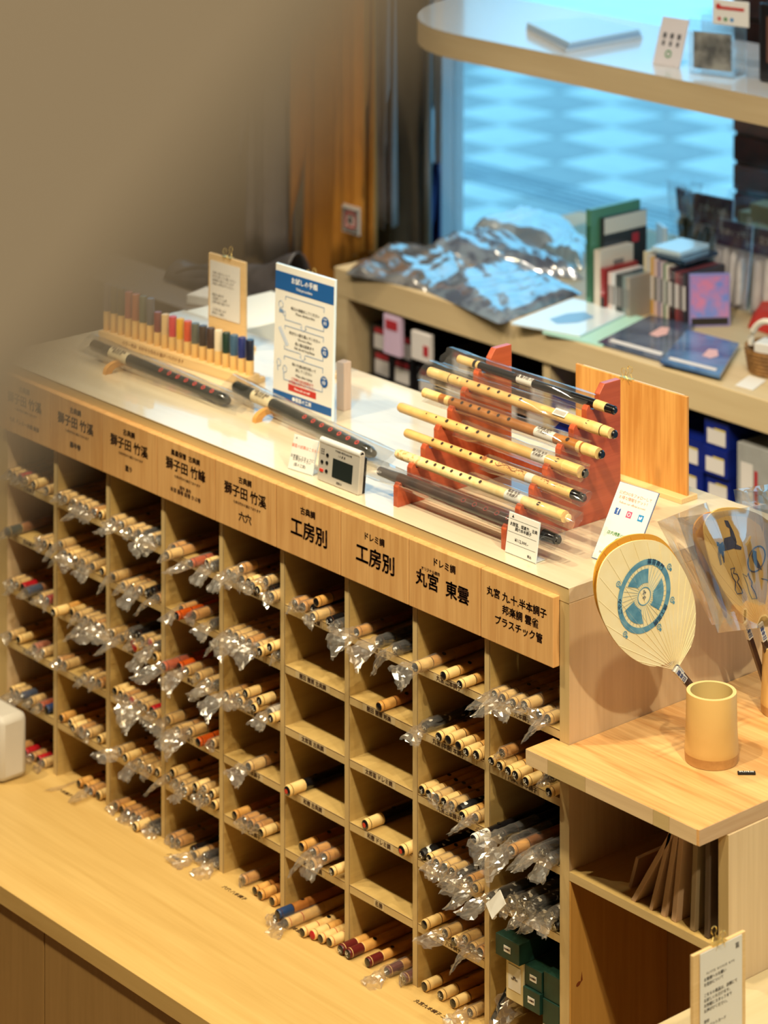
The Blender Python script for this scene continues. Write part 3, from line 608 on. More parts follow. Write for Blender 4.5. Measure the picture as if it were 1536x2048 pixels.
# two black nohkan flutes on arched rests
NK = noisy('lacquer_dark_olive', (38, 38, 34), (50, 50, 44), 30, .2, coat=.7); RDR = mat('hole_ring_red', (206, 60, 48), .4); LBL = noisy('label_cream', (226, 212, 176), (214, 196, 156), 90, .5)
def nohkan(a, b_, ya, yb, lab, lt):
    r = .0103; pa, pb = P(*a, 'z', ZT+.0285), P(*b_, 'z', ZT+.0122)
    o = long_flute('lacquered_flute', lab, pa, pb, r, [(0, .7, 0), (.012, 1.0, 0), (.15, 1.03, 1), (.285, 1.03, 0), (.50, 1.0, 0), (.52, .97, 0), (.56, 1.03, 0), (.59, .97, 0), (.63, 1.03, 0), (.66, .96, 0), (.70, 1.03, 0), (.73, .96, 0), (.77, 1.02, 0), (.80, .95, 0), (.84, 1.0, 0), (.87, .95, 0), (.92, 1.0, 0), (.975, .95, 0), (1, .6, 0)], [(.535+.061*k, .0024) for k in range(7)], 2, [NK, LBL, RDR, HOLE], cap=0, sleeve=(-.02, (pb-pa).length+.040, .0165), group='black lacquered flutes on arched rests')
    L = (pb-pa).length
    lettr(o, lt, .215, .006, r*1.05, L); return o, pa, pb
o, pa, pb = nohkan((184, 688), (457, 802), .18, .165, 'black lacquered flute with red-rimmed holes in a clear bag, beside the colour sample stand', '能管 黒塗 籐巻\n獅子田 作')
o2, pa2, pb2 = nohkan((470, 772), (748, 908), .200, .165, 'black lacquered flute with red-rimmed holes, just left of the small metronome', '能管 黒塗 籐巻\n獅子田 作')
W_arch = wood('wood_arch', (196, 140, 72), (212, 160, 90), 'y', .4)
def arch(x, y, lab):
    n = 12; ou = []; inn = []
    for k in range(n+1):
        a = math.pi*k/n; ou.append((0, -.030*math.cos(a), .0195*math.sin(a)**.8+.0)); inn.append((0, -.0155*math.cos(a), .009*math.sin(a)))
    pts = ou+inn[::-1]
    B().prism(pts, (.009, 0, 0)).build('arch_rest', W_arch, None, smooth=True, M=Matrix.Translation((x, y, ZT+.0002)), label=lab, cat='rest', group='arched wooden flute rests')
t_ = .22; q_ = pa+(pb-pa)*t_; arch(q_.x-.004, q_.y-.008, 'arched wooden rest under the left black flute')
q_ = pa2+(pb2-pa2)*.30; arch(q_.x-.014, q_.y-.008, 'arched wooden rest under the black flute near the metronome')
# colour sample stand
SC = [((90, 84, 92), 1), ((88, 82, 66), 1), ((84, 78, 64), 1), ((150, 84, 74), 1), ((160, 96, 70), 1), ((94, 98, 84), 1), ((96, 94, 96), 1), ((122, 62, 60), 0), ((214, 182, 130), 0), ((198, 62, 66), 0), ((222, 168, 40), 0), ((206, 82, 48), 0), ((96, 96, 84), 0), ((66, 54, 46), 0), ((70, 52, 44), 0), ((222, 206, 176), 0), ((34, 56, 44), 0), ((64, 92, 116), 0), ((40, 48, 106), 0), ((26, 28, 44), 0)]
CN = ['grey', 'olive', 'khaki', 'rose', 'terracotta', 'sage', 'slate', 'plum', 'cream', 'crimson', 'yellow', 'orange', 'stone grey', 'umber', 'brown', 'ivory', 'forest green', 'steel blue', 'indigo', 'near-black']
A0 = P(212, 706, 'z', ZT); A1 = P(497, 765, 'z', ZT)
A0 = Vector((-1.446, .222, ZT+.0002)); A1 = Vector((-1.046, .250, ZT+.0002))
st = thing('sample_stand', 'wooden stand holding a row of twenty round colour samples', 'display stand', M=Matrix.Translation(A0)@Matrix.Rotation(math.atan2(A1.y-A0.y, A1.x-A0.x), 4, 'Z'))
Lr = (A1-A0).length
B().box((-.004, -.020, 0), (Lr+.006, .012, .018)).build('base', W_pale, st, smooth=False, bevel=.001)
B().box((-.004, .012, 0), (Lr+.006, .026, .010)).build('base', W_pale, st, smooth=False, bevel=.001)
join_text('lettering', [('カラー見本  お好きな色をお選びいただけます', .0085, fr(Lr*.38, -.0204, .009), .01, 'CENTER')], mat('engrave_tan', (150, 104, 60), .6), st)
for k, (c_, tall) in enumerate(SC):
    h = .083 if k < 7 else .062
    if k in (0, 1, 2): h = .086
    x = .002+k*(Lr-.004)/19; r = .0074
    m_ = mat('sample_'+CN[k].replace(' ', '_').replace('-', '_'), c_, .35, coat=.3)
    b = B().lathe([(0, r, 1), (h*.42, r, 0), (h-.001, r, 0), (h, r*.9, 1)], 14)
    o = b.build('colour_sample', [m_, BML], st, M=Matrix.Translation((x, -.004, .0175))@Matrix.Rotation(math.pi/2, 4, 'X'), label=CN[k]+' colour sample')
# clipboards
def clip(parent, M, s=1.):
    b = B(); g = .008*s
    b.prism([(-.013*s, -.004, 0), (-.013*s, .004, 0), (-.013*s, .0012, -g), (-.013*s, .0006, -g), (-.013*s, .003, -.0006), (-.013*s, -.003, -.0006), (-.013*s, -.0006, -g), (-.013*s, -.0012, -g)], (.026*s, 0, 0))
    for sg in (-1, 1):
        loop = [(-.0080*s, sg*.0034, -g*.9), (-.0062*s, sg*.0046, 0), (-.0026*s, sg*.0062, .0045*s)]
        for k in range(13):
            an = math.radians(-150+25*k); loop.append((.0050*s*math.sin(an), sg*.0075, (.0120+.0050*math.cos(an))*s))
        loop += [(.0026*s, sg*.0062, .0045*s), (.0062*s, sg*.0046, 0), (.0080*s, sg*.0034, -g*.9)]
        b.tube(loop, .0006*s, 6)
    return b.build('binder_clip', GOLD, parent, M=M)
def board(lab, p, w, h, facing, papers, wmat=W_pale, base=(.02, .03, .0), clipx=.5, lean=0, group='wooden clipboards on stands', baseh=.008):
    """upright board; p = lower left corner of its front, facing: angle of the board's width direction"""
    M = Matrix.Translation(p)@Matrix.Rotation(facing, 4, 'Z')
    t = thing('clipboard_stand', lab, 'clipboard', M=M, group=group)
    Mb = Matrix.Translation((0, 0, baseh*.5))@Matrix.Rotation(lean, 4, 'X')
    B().box((0, 0, 0), (w, .005, h)).build('board', wmat, t, smooth=False, bevel=.0006, M=Mb)
    B().box((-.004, -.016, 0), (w+.006, .022, baseh)).build('base', W_pale, t, smooth=False, bevel=.0008)
    if papers: papers(t, Mb, w, h)
    clip(t, Mb@Matrix.Translation((w*clipx, .0022, h+.001)))
    return t
def lines(t, Mb, w, h, x0, x1, z1, z0, items, m=DARKP):
    pp = B().box((x0, -.0012, z0), (x1, -.0006, z1)).build('paper', PAPER, t, smooth=False, M=Mb)
    join_text('lettering', [(s_, sz, fr(x0+(x1-x0)*fx, -.0014, z), b_, al) for s_, sz, fx, z, b_, al in items], m, pp)
def pap1(t, Mb, w, h):
    T_ = ['お試し吹きについて', 'お手に取ってご覧ください', '試奏用の笛もございます', '店員にお声がけください', '', '', '篠笛の選び方', '古典調 ドレミ調', '本数は音の高さです', '', 'ご予約 承ります', '教室のご案内']
    lines(t, Mb, w, h, .006, w-.014, h-.012, h-.115, [(s_, .0056, .08, h-.034-k*.0068, .0, 'LEFT') for k, s_ in enumerate(T_) if s_], GREYP)
board('wooden clipboard stand with printed sheet and binder clip, behind the sample stand', Vector((-1.312, .355, ZT)), .105, .160, .05, pap1)
def pap2(t, Mb, w, h): lines(t, Mb, w, h, .004, w-.002, h+.004, .01, [('篠笛 試奏コーナー', .009, .5, h*.5, 0, 'CENTER')])
pb_ = P(1163, 1000, 'z', ZT)
t = board('broad striped cedar clipboard seen from its back, behind the red rack', Vector((-.136, .396, ZT)), .238, .158, math.pi+.03, None, W_cedar, clipx=.54)
B().box((.01, -.0012, .02), (.225, -.0005, .162)).build('paper', PAPER, t, smooth=False, M=Matrix.Rotation(0, 4, 'X'))
t = board('clipboard stand mostly hidden behind the blue and white instruction poster', Vector((-1.10, .375, ZT)), .12, .160, .03, pap2)
# instruction poster in a clear stand
pc = [P(x, y, 'y', .222) for x, y in ((545, 523), (661, 568), (668, 842), (553, 790))]
PW_, PH_ = .152, .239
M = Matrix.Translation((-.943, .214, ZT+.0005))@Matrix.Rotation(.03, 4, 'Z')@Matrix.Rotation(-.03, 4, 'X')
t = thing('instruction_poster', 'upright white poster with blue bands and three numbered steps on the cabinet top', 'poster', M=M)
B().box((-.001, .0, 0), (PW_+.002, .004, PH_+.001)).build('acrylic_panel', mat('acrylic_white', (226, 240, 248), .15, coat=.5), t, smooth=False, bevel=.0005)
pn = B().box((.0, -.0006, .001), (PW_, -.0001, PH_)).build('poster_sheet', PAPER, t, smooth=False)
B().box((0, -.0010, PH_-.042), (PW_, -.0007, PH_-.011)).build('blue_band', BLUE, t, smooth=False)
B().box((0, -.0010, .010), (PW_, -.0007, .024)).build('blue_band', BLUE, t, smooth=False)
B().box((.040, -.0010, .030), (.112, -.0007, .041)).build('red_band', RED, t, smooth=False)
join_text('lettering', [('お試しの手順', .0115, fr(PW_/2, -.0012, PH_-.022), .03, 'CENTER'), ('Trial procedure', .0066, fr(PW_/2, -.0012, PH_-.034), .01, 'CENTER'), ('Please ask our staff', .0052, fr(.076, -.0012, .0355), .02, 'CENTER'), ('●篠笛の工房', .0085, fr(PW_/2, -.0012, .017), .02, 'CENTER')], WHITE, t)
g = B(); Zs = [.168, .118, .066]
def fl_(a, b_): g.box((min(a[0], b_[0])-.0004, -.0012, min(a[1], b_[1])-.0004), (max(a[0], b_[0])+.0004, -.0007, max(a[1], b_[1])+.0004))
for z in Zs:
    fl_((.028, z+.020), (.128, z+.020)); fl_((.028, z-.020), (.070, z-.020)); fl_((.082, z-.020), (.128, z-.020)); fl_((.128, z+.020), (.128, z+.012)); fl_((.128, z-.012), (.128, z-.020)); fl_((.028, z+.020), (.028, z+.014)); fl_((.028, z-.014), (.028, z-.020))
for z in Zs[:2]:
    fl_((.071, z-.022), (.071, z-.026)); fl_((.081, z-.022), (.081, z-.026)); g.tube([(.068, -.001, z-.025), (.076, -.001, z-.031), (.084, -.001, z-.025)], .0004, 4)
g.tube([(.016+.006*math.cos(a*.6), -.001, .172+.006*math.sin(a*.6)) for a in range(11)], .0005, 4); g.box((.012, -.0012, .158), (.022, -.0007, .164)); g.tube([(.026+.003*math.cos(a*.6), -.001, .158+.004*math.sin(a*.6)) for a in range(11)], .0005, 4)
g.tube([(.012, -.001, .132), (.034, -.001, .104)], .0009, 4); g.tube([(.016, -.001, .134), (.038, -.001, .106)], .0006, 4)
for cx, cz in ((.014, .072), (.030, .064)): g.tube([(cx+.005*math.cos(a*.6), -.001, cz+.006*math.sin(a*.6)) for a in range(11)], .0005, 4); g.tube([(cx-.003, -.001, cz-.006), (cx-.002, -.001, cz-.014)], .0005, 4)
g.build('line_drawing', mat('print_lightblue', (110, 140, 180), .5), t, smooth=False)
for n_, z in zip(('01', '02', '03'), (.164, .114, .064)):
    d = B().disc((.132, -.0012, z), .0095, (1, 0, 0), (0, 0, 1), 20).build('step_badge', BLUE, t, smooth=False)
    join_text('lettering', [(n_, .009, fr(.132, -.0014, z-.002), .03, 'CENTER'), ('STEP', .0042, fr(.132, -.0014, z+.005), .01, 'CENTER')], WHITE, d)
join_text('lettering', [(a, .0062, fr(.080, -.0012, z), .0, 'CENTER') for a, z in (('吹口の消毒をしてください', .170), ('Please disinfect first', .163), ('吹きたい笛を選んでください', .128), ('Choose a flute', .121), ('長い笛は店員まで', .112), ('Ask about long flutes', .105), ('吹いた後は拭き取って', .076), ('戻してください', .068), ('Wipe after trying', .059))], DARKP, t)
join_text('lettering', [('ご不明な点は店員まで', .0058, fr(.076, -.0012, .051), 0, 'CENTER'), ('お気軽にお声がけください', .0058, fr(.076, -.0012, .045), 0, 'CENTER')], RED, t)
B().box((-.009, -.009, 0), (.009, .009, .082)).build('wooden_block', wood('wood_grey', (196, 168, 146), (210, 184, 162), 'z', .6), None, smooth=False, bevel=.0006, M=Matrix.Translation((-.834, .282, ZT+.0003))@Matrix.Rotation(.1, 4, 'Z'), label='pale wooden block propped behind the right edge of the instruction poster', cat='block')
# small white card in clear stand
def card(lab, name, x, y, w, h, rot, lean, draw, sheet=PAPER, edge=None, group='small signs on the cabinet top'):
    M = Matrix.Translation((x, y, ZT+.0006))@Matrix.Rotation(rot, 4, 'Z')@Matrix.Rotation(lean, 4, 'X')
    t = thing(name, lab, 'sign', M=M, group=group)
    B().box((-.0008, 0, 0), (w+.0008, .0016, h+.0008)).build('acrylic_holder', edge or mat('acrylic', (214, 226, 232), .1, coat=.6), t, smooth=False)
    B().prism([(.002, .002, 0), (.002, .022, -.0), (.002, .022, .0012), (.002, .002, .0012)], (w-.004, 0, 0)).build('holder_foot', edge or mat('acrylic', (214, 226, 232), .1), t, M=Matrix.Rotation(-lean, 4, 'X'), smooth=False)
    B().box((0, -.0006, .001), (w, -.0001, h)).build('card_sheet', sheet, t, smooth=False)
    draw(t, w, h); return t
def d1(t, w, h):
    join_text('lettering', [('篠笛の試奏はこちらへ', .0062, fr(w*.56, -.0009, h*.70), 0, 'CENTER')], mat('print_salmon', (236, 150, 130), .5), t)
    join_text('lettering', [('お気軽にスタッフに', .0058, fr(w*.5, -.0009, h*.40), 0, 'CENTER'), ('お声がけ下さい', .0058, fr(w*.5, -.0009, h*.32), 0, 'CENTER'), ('(笛の工房)', .0058, fr(w*.45, -.0009, h*.17), 0, 'CENTER'), ('▲', .004, fr(w*.12, -.0009, h*.93), 0, 'CENTER')], GREYP, t)
card('small white card in a clear holder standing left of the metronome', 'notice_card', -.660, .018, .053, .053, .12, -.30, d1)
def d2(t, w, h):
    join_text('lettering', [('▲', .005, fr(w*.14, -.0009, h*.93), 0, 'CENTER'), ('太鼓笛、煤真竹、古典', .0058, fr(w*.52, -.0009, h*.74), .01, 'CENTER'), ('調六本半調子', .0058, fr(w*.52, -.0009, h*.64), .01, 'CENTER'), ('¥112,000.-', .0066, fr(w*.5, -.0009, h*.38), .01, 'CENTER'), ('税込', .0045, fr(w*.8, -.0009, h*.10), 0, 'CENTER')], DARKP, t)
    for z in (.86, .54, .27): B().box((.002, -.0009, h*z), (w-.002, -.0007, h*z+.0004)).build('rule_line', GREYP, t, smooth=False)
card('white price card in a clear holder at the foot of the red rack', 'price_card', -.1625, .028, .0635, .058, .0, -.16, d2)
def d3(t, w, h):
    join_text('lettering', [('公式SNSをフォローして', .0058, fr(w*.5, -.0009, h*.88), 0, 'CENTER'), ('お得な情報をゲット！', .0058, fr(w*.5, -.0009, h*.82), 0, 'CENTER'), ('Follow our official account', .0046, fr(w*.5, -.0009, h*.76), 0, 'CENTER')], mat('print_salmon', (236, 150, 130), .5), t)
    for i, (m_, xx) in enumerate(((mat('icon_navy', (44, 84, 156), .4), .20), (mat('icon_pink', (220, 80, 120), .4), .50), (mat('icon_sky', (30, 130, 190), .4), .80))):
        s_ = B().box((w*xx-.0048, -.0009, h*.64-.0048), (w*xx+.0048, -.0006, h*.64+.0048)).build('icon', m_, t, smooth=False)
        if i == 0: text('lettering', 'f', .012, fr(w*xx+.001, -.0011, h*.64), WHITE, s_, bold=.03)
        if i == 1: B().disc((w*xx, -.0011, h*.64), .003, (1, 0, 0), (0, 0, 1), 14, 0, .0022).build('ring', WHITE, s_, smooth=False)
        if i == 2: B().add([(w*xx-.003, -.0011, h*.64-.002), (w*xx+.001, -.0011, h*.64-.0025), (w*xx+.003, -.0011, h*.64+.001), (w*xx+.0015, -.0011, h*.64+.003), (w*xx, -.0011, h*.64+.001), (w*xx-.003, -.0011, h*.64+.002)], [(0, 1, 2, 3, 4, 5)]).build('bird', WHITE, s_, smooth=False)
    join_text('lettering', [('店内撮影OKです。', .0062, fr(w*.5, -.0009, h*.36), .01, 'CENTER')], mat('print_green', (40, 130, 60), .5), t)
    B().disc((w*.5, -.0009, h*.25), .0095, (1, 0, 0), (0, 0, 1), 24, 0, .0072).build('green_ring', mat('print_green', (40, 130, 60), .5), t, smooth=False)
    b = B().box((w*.5-.0045, -.0009, h*.25-.0035), (w*.5+.0045, -.0007, h*.25+.003)).box((w*.5-.002, -.0009, h*.25+.003), (w*.5+.002, -.0007, h*.25+.0045)); b.disc((w*.5, -.001, h*.25), .0022, (1, 0, 0), (0, 0, 1), 12, 1, .0016); b.build('camera_icon', [BLACK, WHITE], t, smooth=False)
    join_text('lettering', [('撮ってOK', .0058, fr(w*.5, -.0009, h*.145), .02, 'CENTER'), ('SNSへの投稿は「#」をつけて', .0042, fr(w*.5, -.0009, h*.10), 0, 'CENTER'), ('PLEASE TAKE PHOTOS', .0042, fr(w*.5, -.0009, h*.05), .02, 'CENTER')], DARKP, t)
card('tall white card with social media icons and green camera ring beside the red rack', 'social_card', -.062, .108, .073, .116, .08, -.60, d3, edge=mat('acrylic_blue', (110, 130, 170), .2, coat=.5))
# metronome
M = Matrix.Translation((-.590, .020, ZT+.0006))@Matrix.Rotation(-.0, 4, 'Z')@Matrix.Rotation(-.10, 4, 'X')
t = thing('digital_metronome', 'small silver digital metronome with a dark screen near the cabinet front edge', 'metronome', M=M)
SIL = mat('silver', (206, 200, 190), .32, .35); SCR = mat('lcd', (34, 40, 38), .15)
B().box((0, 0, 0), (.100, .010, .062)).build('body', SIL, t, smooth=False, bevel=.0015)
B().lathe([(0, .0055), (.098, .0055)], 14).build('top_roll', mat('silver_light', (226, 226, 224), .3, .2), t, M=Matrix.Translation((.001, .004, .062))@Matrix.Rotation(-math.pi/2, 4, 'Z'))
B().disc((.0995, .004, .062), .0035, (0, 1, 0), (0, 0, 1), 14).build('jack', BLACK, t, smooth=False)
B().box((.003, .0105, .001), (.099, .016, .056)).build('back_case', BLACK, t, smooth=False, bevel=.001)
B().box((.036, -.0006, .013), (.084, -.0001, .042)).build('screen', SCR, t, smooth=False)
for x_, z_, m_ in ((.010, .030, BLACK), (.022, .031, BLACK), (.022, .043, BLACK), (.010, .017, mat('button_red', (200, 50, 40), .4)), (.022, .018, BLACK)):
    if m_ == BLACK: B().lathe([(0, .0030), (.0012, .0030), (.0016, .002)], 12).build('button', m_, t, M=Matrix.Translation((x_, 0, z_))@Matrix.Rotation(math.pi, 4, 'X'))
    else: B().box((x_-.004, -.0015, z_-.002), (x_+.004, 0, z_+.002)).build('button', m_, t, smooth=False)
join_text('lettering', [('TUNER METRONOME', .0042, fr(.060, -.0003, .054), 0, 'CENTER'), ('♩ ♪ ♫ ♬', .006, fr(.056, -.0003, .048), 0, 'CENTER'), ('SEIKO', .0052, fr(.054, -.0003, .006), .02, 'CENTER'), ('A4 A5\nB4 B5\nC4 D5', .0034, fr(.010, -.0003, .046), 0, 'CENTER')], DARKP, t)
# ------------------------------------------------------------------ desk at the right
ZD = .976
desk = thing('side_desk', 'low oak side desk with open cubbies attached right of the flute cabinet', 'desk', (.15, .2, ZB))
def dp(name, b, m, **k):
    o = b.build(name, m, desk, **k); o.matrix_parent_inverse = Matrix.Translation((-.15, -.2, -ZB)); return o
ds = dp('desk_top', B().box((.0005, -.055, ZD-.0222), (.302, .86, ZD)).box((-.0320, -.055, ZD-.0222), (.0005, -.001, ZD)), W_desk, bevel=.0006, smooth=False)
random.seed(4); xx = -.032
for k, w_ in enumerate((.045, .075, .13, .03, .05)):
    x1_ = min(xx+w_, .3018); dp('edge_stave', B().box((xx+.0003, -.0557, ZD-.0218), (x1_-.0003, -.0551, ZD-.0006)), [W_deske, W_edge][k % 2], smooth=False); xx = x1_
    if xx > .3: break
dp('edge_strip', B().box((.3021, -.0545, ZD-.0218), (.3026, .86, ZD-.0006)), wood('wood_desk_side', (186, 152, 116), (206, 176, 140), 'y', .5, .7), smooth=False)
dp('side_panel', B().box((.287, .0, .10), (.3055, .86, ZD-.0225)), W_side, smooth=False, bevel=.0006, label='pale right side panel')
dp('edge_band', B().box((.2872, -.0006, .10), (.3053, -.0001, ZD-.0225)), W_edgez, smooth=False)
dp('shelf', B().box((.0005, .0, .782), (.2865, .199, .795)), W_in, smooth=False)
dp('edge_band', B().box((.0006, -.0006, .7825), (.2864, -.0001, .7948)), W_edge, smooth=False)
dp('back_panel', B().box((.0005, .2, .10), (.2865, .21, ZD-.0225)), wood('wood_back', (168, 120, 62), (184, 136, 76), 'z', .5, .5), smooth=False)
dp('inner_panel', B().box((.0003, .0, .10), (.0030, .1995, .7815)), wood('wood_amber', (186, 134, 60), (204, 152, 76), 'z', .45, .5), smooth=False)
# knot in the amber panel
kp = P(1157, 1968, 'x', .0034)
B().disc((.0033, kp.y, kp.z), .006, (0, .6, .5), (0, .5, -.3), 9).add([(.0033, kp.y+.004, kp.z), (.0033, kp.y+.007, kp.z+.016), (.0033, kp.y+.0085, kp.z+.003)], [(0, 1, 2)]).build('wood_knot', mat('knot', (128, 62, 26), .5), desk, smooth=False).matrix_parent_inverse = Matrix.Translation((-.15, -.2, -ZB))
# black price tag on the desk
p = P(1493, 1547, 'z', ZD+.001)
t = B().box((-.0125, -.0036, 0), (.0125, .0036, .003)).build('price_tag', BLACK, None, smooth=False, bevel=.0006, M=Matrix.Translation((p.x, p.y, ZD+.0004))@Matrix.Rotation(.85, 4, 'Z'), label='tiny black price tag with white digits on the desk right of the bamboo cup', cat='tag')
text('lettering', '¥4,378.00', .0052, Matrix.Translation((0, 0, .0033)), WHITE, t, bold=.02)
# bamboo cups
BCUP = noisy('bamboo_cup', (206, 164, 96), (218, 178, 110), 12, .4, coat=.15); BRIM = mat('bamboo_cut', (236, 204, 140), .5); BIN = mat('bamboo_inside', (206, 180, 118), .6)
def cup(x, y, lab, r=.0375, h=.097):
    pr = [(0, r*1.0, 2), (.012, r*1.02, 2), (.0135, r*1.03, 0), (.020, r*1.015, 0), (.05, r*.97, 0), (h-.001, r*.95, 0), (h, r*.94, 1), (h, r*.80, 3), (.02, r*.80, 3), (.018, 0.0005, 3)]
    o = B().lathe(pr, 40, cap=False).build('bamboo_cup', [BCUP, BRIM, wood('bamboo_base', (176, 130, 74), (196, 150, 92), 'x', .5), BIN], None, M=Matrix.Translation((x, y, ZD+.0006))@Matrix.Rotation(math.pi/2, 4, 'X'), label=lab, cat='cup', group='bamboo cups on the desk')
    return o
cup(.166, .118, 'bamboo cup holding two blue-printed paper fans by their dark handles')
cx2 = P(1553, 1440, 'z', ZD); cup(.128, .322, 'bamboo cup cut off by the right image edge, holding the bagged fans')
# fans
def fan_outline():
    Z5 = [(870, 800), (760, 835), (640, 800), (520, 700), (430, 560), (385, 430), (375, 300), (400, 180), (460, 90), (550, 30), (640, 3), (740, 2), (810, 25), (870, 80), (930, 170), (985, 280), (1020, 400), (1028, 520), (1015, 640), (985, 720), (940, 780)]
    return [(1080+x/3.303, 1080+y/3.303) for x, y in Z5]
UF = Vector((.04, 1, 0)).normalized(); NF = Vector((UF.y, -UF.x, 0))
OF = P(1352, 1340, 'x', .115)      # neck of the front fan
def fan(lab, o, outl, front, back, handle_to, name='paper_fan', art=None, tilt=0, M=None, bag=None, ribs=26):
    """outl: outline in fan coordinates (x right, z up), origin at the neck"""
    t = thing(name, lab, 'fan', M=M, group='paper fans on the desk')
    n = len(outl)
    B().prism([(x, -.0006, z) for x, z in outl], (0, .0012, 0)).build('paper_leaf', [front], t, smooth=False)
    B().prism([(x, .0007, z) for x, z in outl], (0, .0010, 0)).build('back_leaf', [back], t, smooth=False)
    b = B()
    for k in range(ribs):
        a = math.pi*(.06+.88*k/(ribs-1)); best = 0
        # ray from the neck to the outline
        dx, dz = math.cos(a), math.sin(a)
        a2 = a+.12; dx, dz = math.cos(a2), math.sin(a2)
        for i in range(n):
            (x1, z1), (x2, z2) = outl[i], outl[(i+1) % n]; den = dx*(z2-z1)-dz*(x2-x1)
            if abs(den) > 1e-9:
                s_ = (x1*(z2-z1)-z1*(x2-x1))/den; u = (x1*dz-z1*dx)/den
                if 0 <= u <= 1 and s_ > best: best = s_
        if best > .03: b.tube([(dx*.008, -.0008, dz*.008), (dx*best*.985, -.0007, dz*best*.985)], .00055, 4)
    b.build('ribs', [front], t, kind='stuff')
    hd = Vector(handle_to); L = hd.length; u = hd/L; pv_ = Vector((-u.z, 0, u.x))
    def bar(a, c, w, th, nm, m_): 
        p_ = [u*a-pv_*w, u*a+pv_*w, u*c+pv_*w*.92, u*c-pv_*w*.92]; return B().prism([q+Vector((0, -th, 0)) for q in p_], (0, 2*th, 0)).build(nm, m_, t, smooth=False, bevel=.0006)
    s_ = bar(-.004, .026, .0050, .0032, 'paper_sleeve', PAPER); bar(.0262, L, .0042, .0026, 'handle', mat('handle_brown', (58, 36, 32), .3, coat=.4))
    an = math.atan2(u.x, -u.z)
    text('lettering', '日本製', .0078, Matrix.Translation(u*.012+Vector((0, -.0038, 0)))@Matrix.Rotation(-an+math.pi/2+math.pi, 4, 'Y')@FRONT, mat('navy', (40, 60, 120), .5), s_, bold=.02)
    if art: art(t)
    return t
def plane_uv(px, py):
    q = PP(px, py, OF, NF)-OF; return (q.dot(UF), q.z)
def smooth(pts, n=3):
    N_ = len(pts); out = []
    for i in range(N_):
        p0, p1, p2, p3 = (Vector(pts[(i+k-1) % N_]) for k in range(4))
        for j in range(n):
            t = j/n; out.append(tuple(.5*((2*p1)+(p2-p0)*t+(2*p0-5*p1+4*p2-p3)*t*t+(3*p1-p0-3*p2+p3)*t**3)))
    return out
OUT1 = smooth([plane_uv(*q) for q in fan_outline()])
FM = Matrix((UF, -NF, Vector((0, 0, 1)))).transposed().to_4x4(); FM.translation = OF
CREAMP = noisy('fan_paper', (246, 232, 190), (240, 222, 172), 20, .6); GOLDP = mat('fan_edge_gold', (222, 164, 60), .5)
PBL = noisy('fan_print_blue', (74, 134, 166), (112, 164, 188), 60, .6)
def art1(t):
    cx, cz = plane_uv(1080+685/3.303, 1080+370/3.303); R = .0515; y = -.0012
    b = B(); b.disc((cx, y, cz), R, (1, 0, 0), (0, 0, 1), 48, 0, R*.84); b.disc((cx, y, cz), R*.255, (1, 0, 0), (0, 0, 1), 28, 0, R*.225)
    for k in range(3):
        a0_ = math.radians(100-120*k); pts = []
        for q in range(11): an = a0_-.50+1.22*q/10+.1; pts.append((cx+R*.74*math.cos(an), y, cz+R*.74*math.sin(an)))
        for q in range(7): an = a0_+.62-1.1*q/6; pts.append((cx+R*(.36-.03*math.sin(q))*math.cos(an-.1), y, cz+R*.36*math.sin(an-.1)))
        b.add(pts, [tuple(range(len(pts)))])
    for k in range(36):
        a = 2*math.pi*k/36; 
        b.tube([(cx+R*.28*math.cos(a), y, cz+R*.28*math.sin(a)), (cx+R*.82*math.cos(a+.15), y, cz+R*.82*math.sin(a+.15))], .0002, 3)
    for a in (150, 32, -18, -130, -60):
        c_ = (cx+R*1.12*math.cos(math.radians(a)), y, cz+R*1.12*math.sin(math.radians(a)))
        b.disc(c_, .0045, (1, 0, 0), (0, 0, 1), 7, 0, .003); b.disc(c_, .0015, (1, 0, 0), (0, 0, 1), 6); b.disc((c_[0]+.003, y, c_[2]-.005), .0024, (1, 0, 0), (0, 0, 1), 6)
    b.build('blue_wheel_print', PBL, t, smooth=False)
    its = []
    for s_, a0_, st_ in (('篠笛専門', 78, -11), ('みやこ', 175, 9), ('横笛工房', -62, 10)):
        for k, ch in enumerate(s_):
            a = math.radians(a0_+st_*k); its.append((ch, .0085, Matrix.Translation((cx+R*.92*math.cos(a), y-.0004, cz+R*.92*math.sin(a)))@Matrix.Rotation(-(a-math.pi/2), 4, 'Y')@FRONT, .01, 'CENTER'))
    join_text('lettering', its, mat('fan_ink', (30, 62, 100), .6), t)
    join_text('lettering', [('み\nや', .008, Matrix.Translation((cx, y-.0002, cz+.001))@FRONT, .01, 'CENTER')], mat('fan_ink', (30, 62, 100), .6), t)
hv = Vector((plane_uv(1403, 1400)[0], 0, plane_uv(1403, 1400)[1]))*1.6
fan('cream paper fan with a blue wheel print, front of the pair in the bamboo cup', OF, OUT1, CREAMP, GOLDP, hv, art=art1, M=FM)
FM2 = FM.copy(); FM2.translation = OF+Vector((-.012, .006, .004))
fan('golden-edged paper fan hidden behind the blue wheel fan', OF, OUT1, GOLDP, GOLDP, hv, M=FM2)
